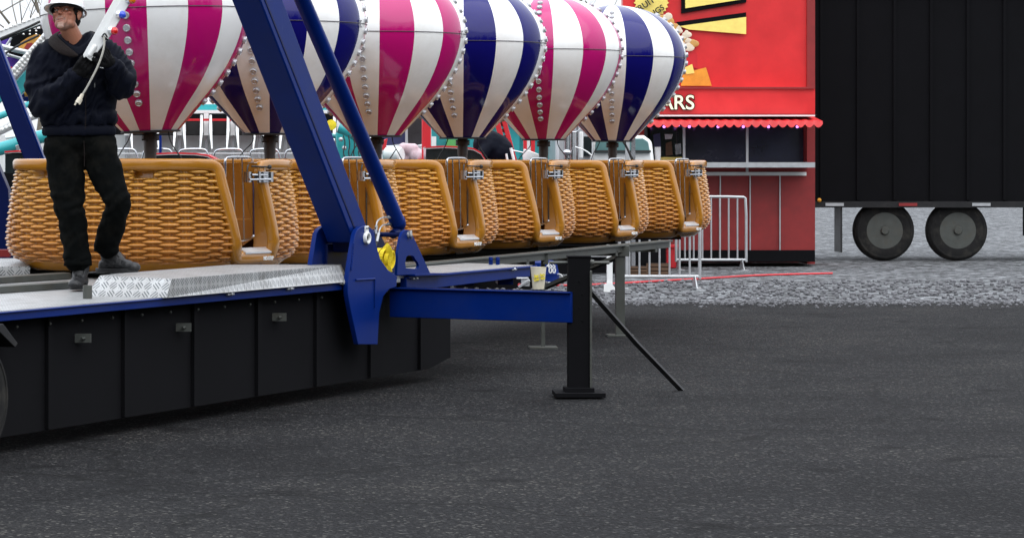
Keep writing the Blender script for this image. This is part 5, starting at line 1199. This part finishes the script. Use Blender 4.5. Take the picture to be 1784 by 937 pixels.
lg = MB(); lg.tube([mp(176, 112, -.185), mp(181, 108, -.19), mp(184, 112, -.19), mp(180, 115, -.19)], .0022, 6); lg.tube([mp(174, 118, -.19), mp(181, 119, -.19), mp(188, 122, -.19)], .0028, 6); lg.build('logo', M['wht'], jk)
# jeans
j = MB()
ell(j, mp(140, 246, .02), (.226, .15, .085)); ell(j, mp(112, 262, .02), (.130, .145, .11)); ell(j, mp(170, 262, .02), (.125, .145, .11))
J(mp(113, 265, .01), .128, mp(117, 330, -.03), .103); J(mp(117, 330, -.03), .103, mp(124, 372, -.05), .092); J(mp(124, 372, -.05), .090, mp(131, 425, -.03), .084); J(mp(131, 425, -.03), .084, mp(135, 450, -.02), .088)
J(mp(172, 265, .01), .122, mp(192, 322, -.05), .093); J(mp(192, 322, -.05), .092, mp(205, 350, -.09), .080); J(mp(205, 352, -.09), .078, mp(194, 400, .03), .078); J(mp(194, 400, .03), .078, mp(186, 428, .11), .076)
me = blob(j, .008, 3); a = co(me); nn = nrm(me); d = np.zeros(len(a)); px = a[:, 0]*F/a[:, 1]+CX; py = CY-(a[:, 2]-EYE)*F/a[:, 1]
for i in range(len(a)):
    x, y = px[i], py[i]; n1 = noise.noise(Vector((x*.03, y*.03, 1))); n2 = noise.noise(Vector((x*.07, y*.04, 5)))
    f_ = .008*n1+.006*(1-abs(n2)*2)
    f_ += .0065*math.sin(y*.24+x*.14+4*n1)*(math.exp(-((y-352)/22)**2)+.9*math.exp(-((y-440)/18)**2)+.45*math.exp(-((y-400)/18)**2))
    f_ += .006*math.sin((x-140)*.16+y*.12)*math.exp(-((y-275)/20)**2)
    if y < 300 and abs(x-146) < 1.5: f_ -= .006
    if abs(x-(84+(y-260)*.17)) < 1.2 and y < 380: f_ -= .004
    d[i] = f_
a += nn*d[:, None]
# flatten the hems and square their ends
setco(me, a); link('jeans', me, M['jean'], man, True)
for c, r in ((mp(135.5, 459, -.02), .088), (mp(185.5, 434, .115), .078)):
    m = MB(); m.tube([c+Vector((0, 0, .035)), c+Vector((0, 0, .01)), c-Vector((0, 0, .012)), c-Vector((0, 0, .014)), c], [r*.97, r*.99, r*1.02, r*.93, r*.85], 26, cap=False); me = m.mesh(); vnoise(me, .006, 25, 4); link('hem', me, M['jean'], man, True)
m = MB(); m.tube([mp(146, 246, -.135), mp(147, 262, -.14), mp(147, 290, -.12)], .003, 6); m.build('fly_seam', M['collar'], man)
# boots
def boot(an, toe, name='boot'):
    f = (toe-an); f.z = 0; L = .255; f.normalize(); s_ = Vector((-f.y, f.x, 0)); heel = Vector((an.x, an.y, toe.z))-f*.06; z0 = toe.z
    b = MB(); b.cone(an+Vector((0, 0, .05)), .056, an+Vector((0, 0, -.03)), .052, 18); b.cone(heel+f*.03+Vector((0, 0, .045)), .042, heel+f*.10+Vector((0, 0, .055)), .045, 16)
    b.cone(heel+f*.08+Vector((0, 0, .07)), .046, heel+f*.20+Vector((0, 0, .037)), .042, 16); b.sph(heel+f*.235+Vector((0, 0, .034)), (.046, .046, .034), 12)
    b.cone(an, .05, heel+f*.14+Vector((0, 0, .06)), .043, 16)
    me = blob(b, .006, 3); a = co(me); a[:, 2] = np.maximum(a[:, 2], z0+.012); setco(me, a); vnoise(me, .004, 35, 2)
    o = link(name, me, M['boot'], man, True)
    sl = MB(); pts = []
    for k in range(28):
        t = 2*PI*k/28; w_ = .046*(1+.12*math.cos(t)); l_ = .150
        pts.append(heel+f*(.115+l_*math.cos(t)*(1 if math.cos(t) > 0 else .98))+s_*(w_*math.copysign(abs(math.sin(t))**.7, math.sin(t))))
    sl.prism([Vector((p.x, p.y, z0)) for p in pts], Vector((0, 0, .026))); sl.build('sole', M['boot'], o, bevel=.004)
    lc = MB()
    for k in range(5):
        c = heel+f*(.10+.026*k)+Vector((0, 0, .118-.0145*k)); lc.tube([c-s_*.022+f*.006, c+Vector((0, 0, .006)), c+s_*.022-f*.004], .0030, 6); lc.tube([c+s_*.022+f*.006, c+Vector((0, 0, .008)), c-s_*.022-f*.01], .0026, 6)
    lc.tube(chaikin([heel+f*.09+Vector((0, 0, .13)), heel+f*.12-s_*.04+Vector((0, 0, .135)), heel+f*.15-s_*.03+Vector((0, 0, .10))], 2), .0028, 6); lc.tube(chaikin([heel+f*.09+Vector((0, 0, .13)), heel+f*.12+s_*.04+Vector((0, 0, .13)), heel+f*.16+s_*.035+Vector((0, 0, .095))], 2), .0028, 6)
    lc.build('lace', M['rubber'], o); return o
t1 = mp(137, 500, 0); boot(Vector((mp(141, 0, .0).x, MD+.02, .96)), Vector((mp(137.5, 0).x-.02, MD-.25, .812)))
rf = Vector((mp(189, 0, .13).x, MD+.16, 1.045)); boot(rf, Vector((rf.x+.24, rf.y-.10, .909)))
# gloves: palm, four bent fingers of unequal length and a thumb on the side
def glove(wr, p, nrm_, curls, spread, thumb, side, size=1.0):
    p = p.normalized(); nrm_ = (nrm_-p*nrm_.dot(p)).normalized(); ac = p.cross(nrm_)*side
    b = MB(); S_ = size
    b.cone(wr, .036*S_, wr+p*.03*S_, .034*S_, 14)
    for k in range(4): b.cone(wr+p*.025*S_+ac*(.012*(k-1.5))*S_, .021*S_, wr+p*.082*S_+ac*(.0205*(k-1.5))*S_, .0165*S_, 12)
    for k in range(4):
        L = (.038, .044, .041, .032)[k]*S_; q = wr+p*.088*S_+ac*(.0215*(k-1.5))*S_; ang = 0; r = .0128*S_
        for i, l in enumerate((L*1.1, L*.75, L*.6)):
            ang += curls[k][i]; d = (p*math.cos(ang)+nrm_*math.sin(ang)+ac*spread*(k-1.5)*.1).normalized(); q2 = q+d*l; b.cone(q, r, q2, r*.93, 10); q = q2; r *= .93
    q = wr+p*.03*S_-ac*.030*S_; r = .0150*S_
    for (u, v, w_), l in zip(thumb, (.038, .032, .026)):
        d = (p*u-ac*v+nrm_*w_).normalized(); q2 = q+d*l*S_; b.cone(q, r, q2, r*.93, 10); q = q2; r *= .92
    me = blob(b, .0042, 2); vnoise(me, .0018, 70, 1); return link('glove', me, M['glove'], man, True)
fist = [(.95, 1.35, .9)]*4
# hand on the image's left, closed round the lower end of the bar; thumb laid up along it
glove(mp(131, 131, -.28), mp(150, 112, -.34)-mp(131, 131, -.28), Vector((.65, .15, -.35))*-1+Vector((1.1, .5, .3)), [(.75, 1.2, .8), (.85, 1.25, .8), (.95, 1.3, .8), (1.0, 1.3, .8)], .2, ((.5, .9, .3), (.9, .35, .5), (1, .0, .5)), 1, 1.12)
glove(mp(193, 113, -.26), mp(181, 92, -.33)-mp(193, 113, -.26), Vector((-.9, -.1, .35)), [(.7, 1.1, .7), (.8, 1.2, .8), (.9, 1.25, .8), (1.0, 1.3, .8)], .2, ((.8, .6, .3), (.9, .1, .6), (.7, -.1, .7)), -1, 1.12)
# ------------------------------------------------------------ the light bar in his hands
BD = MD-.36
def bq(px, py, dd=0): return at(px, py, BD+dd)
lb = empty('light_bar', bq(165, 90), 'white metal light bar with coloured bulbs and a cable, held by the man', 'light bar')
ax = Vector((54, -97)).normalized(); T_ = lambda x, y, k: (x+ax.x*k, y+ax.y*k)
m = MB(); m.prism([bq(*T_(198, 0, 150)), bq(198, 0), bq(144.5, 96), bq(146, 101), bq(150, 99), bq(154, 103), bq(159, 106.5), bq(163, 104), bq(172, 88), bq(191, 62), bq(226, 4), bq(*T_(226, 4, 150))], Vector((0, .035, 0))); ch = m.build('channel', M['wht'], lb, bevel=.003)
m = MB(); m.prism([bq(*T_(210, 0, 150), -.022), bq(210, 0, -.022), bq(175.5, 64, -.022), bq(181, 69, -.022), bq(188, 69.5, -.022), bq(227, 4, -.022), bq(*T_(227, 4, 150), -.022)], Vector((0, .021, 0))); m.build('cover', M['wht'], lb, bevel=.003)
m = MB(); m.cone(bq(157, 96, -.004), .016, bq(165, 82, -.004), .014, 14); m.build('dimple', M['wht'], lb)
m = MB(); m.prism([bq(176, 63, -.024), bq(180, 63, -.024), bq(189, 69, -.024), bq(183, 71, -.024)], Vector((0, .02, 0))); m.build('end_slot', M['chassis'], lb)
for px_, py_, c_ in ((226, 0, (.70, .16, .006)), (209, 26, (.02, .06, .55)), (195, 54, (.60, .012, .010)), (243, -28, (.6, .4, .01))):
    mm = mat('bulb_tint', c_, .2, coat=.6, var=.1, vs=30); d = Vector((.95, -.35, -.1)).normalized(); q = bq(px_, py_, -.03)
    m = MB(); m.sph(q+d*.016, (.024, .024, .024), 12); b_ = m.build('bulb', mm, lb); m = MB(); m.tube([q-d*.02, q-d*.002, q+d*.004], [.020, .024, .022], 16); m.build('socket', M['alu'], b_)
cb = MB(); cb.tube(chaikin([bq(181, 64, -.03), bq(182, 74, -.045), bq(180, 90, -.06), bq(172, 113, -.07), bq(160, 137, -.075), bq(149, 157, -.075), bq(143, 166, -.075)], 3), .0065, 10)
M['wire'] = mat('grey_flex', (.42, .41, .36), .5, var=.2, vs=60, stretch=(1, 1, 6), bump=.6, bs=180); cbl = cb.build('cable', M['wire'], lb)
M['ivory'] = mat('ivory_plug', (.62, .57, .46), .4, var=.15, vs=30)
d = (bq(134, 183)-bq(144, 164)).normalized(); q = bq(144, 164, -.075); m = MB(); m.tube([q, q+d*.03, q+d*.031, q+d*.062], [.010, .013, .017, .019], 12); m.bar(q+d*.055+Vector((-.012, 0, 0)), q+d*.078+Vector((-.012, 0, 0)), .009, .024, Vector((1, 0, 0))); m.bar(q+d*.055+Vector((.012, 0, 0)), q+d*.072+Vector((.012, 0, 0)), .009, .024, Vector((1, 0, 0))); cn = m.build('connector', M['ivory'], cbl)
m = MB(); m.tube([q+d*.0622, q+d*.066], .011, 10); m.build('socket_hole', M['chassis'], cn)
m = MB(); m.tube(chaikin([bq(179, 62, -.03), bq(183, 58, -.05), bq(187, 66, -.04)], 2), .005, 8); m.build('grommet', M['rubber'], lb)
# ------------------------------------------------------------ worker bending behind the fourth balloon
WD = 37.0; wp = lambda x, y, dd=0: at(x, y, WD+dd)
b = MB(); b.cone(wp(862, 262, .0), .19, wp(853, 256, -.05), .19, 16); b.cone(wp(853, 256), .18, wp(850, 300), .16, 16); b.cone(wp(845, 248, 0), .065, wp(843, 238, -.05), .06); b.sph(wp(841, 234, -.06), (.075, .09, .105), 12)
for s_ in (-1, 1):
    b.cone(wp(850+6, 300, .1*s_), .10, wp(855, 350, .1*s_), .07); b.cone(wp(855, 350, .1*s_), .07, wp(853, 396, .1*s_), .05)
    b.cone(wp(852, 252, .17*s_), .075, wp(838, 272, .16*s_-.1), .055); b.cone(wp(838, 272, .16*s_-.1), .05, wp(836, 296, -.25+.1*s_), .035)
me = blob(b, .014, 3); wk = link('person', me, mat('worker_skin', (.28, .13, .08), .6), None, True); tag(wk, 'person in dark jacket bending over behind the fourth balloon, blue collar showing', 'person')
b = MB(); b.cone(wp(864, 264), .225, wp(852, 255, -.05), .21, 18); b.cone(wp(852, 258), .2, wp(852, 300), .18, 16); b.cone(wp(870, 262, .02), .18, wp(866, 300), .18)
for s_ in (-1, 1): b.cone(wp(852, 252, .17*s_), .095, wp(838, 272, .16*s_-.1), .075); b.cone(wp(838, 272, .16*s_-.1), .07, wp(836, 292, -.25+.1*s_), .05)
me = blob(b, .016, 4); vnoise(me, .012, 9, 3); link('jacket', me, M['cloth'], wk, True)
m = MB(); m.tube([wp(858, 241, -.12), wp(849, 238, -.17), wp(842, 243, -.14)], .035, 10); m.build('collar', M['blue'], wk)
m = MB(); m.sph(wp(842, 229.5, -.04), (.083, .095, .09), 12); m.build('hair', M['brown'], wk)
b = MB()
for s_ in (-1, 1): b.cone(wp(856, 298, .1*s_), .13, wp(855, 350, .1*s_), .09); b.cone(wp(855, 350, .1*s_), .09, wp(853, 400, .1*s_), .075)
link('trousers', blob(b, .016, 3), M['jean'], wk, True)
pf = MB(); pf.box((at(860, 0, 37).x, 37.1, at(0, 404, 37).z/2), (1.0, 1.2, at(0, 404, 37).z)); tag(pf.build('work_platform', M['chassis'], None), 'dark platform box under the bending worker', 'platform')
# ------------------------------------------------------------ unseen evergreen wood added behind the camera to block low sky light
r = random.Random(9); mb = MB()
for k in range(70):
    a = R(-200+220*k/69)+r.uniform(-.02, .02); a = -PI/2+(k/69-.5)*R(215); rad = r.uniform(26, 34); x, y = rad*math.cos(a), 4+rad*math.sin(a)
    h = r.uniform(9, 14); n = 14; base_ = r.uniform(2.2, 3.2)
    for lv in range(7):
        z = .5+h*lv/7; rr_ = base_*(1-lv/7.6); vs = []
        for j in range(n): q = 2*PI*j/n+r.uniform(-.1, .1); e = rr_*r.uniform(.7, 1.15); vs.append((x+e*math.cos(q), y+e*math.sin(q), z+r.uniform(-.3, .3)))
        vs.append((x, y, z+h/7*1.9)); vs.append((x, y, z-.2)); mb.add(vs, [(j, (j+1) % n, n) for j in range(n)]+[((j+1) % n, j, n+1) for j in range(n)])
M['fir'] = mat('fir_green', (.022, .035, .018), .9, var=.3, vs=2, spec=.1); o = mb.build('blocker_wood', M['fir'], None, None); tag(o, 'unseen dark evergreen wood added on the near side to block sky light', 'wood', kind='stuff')
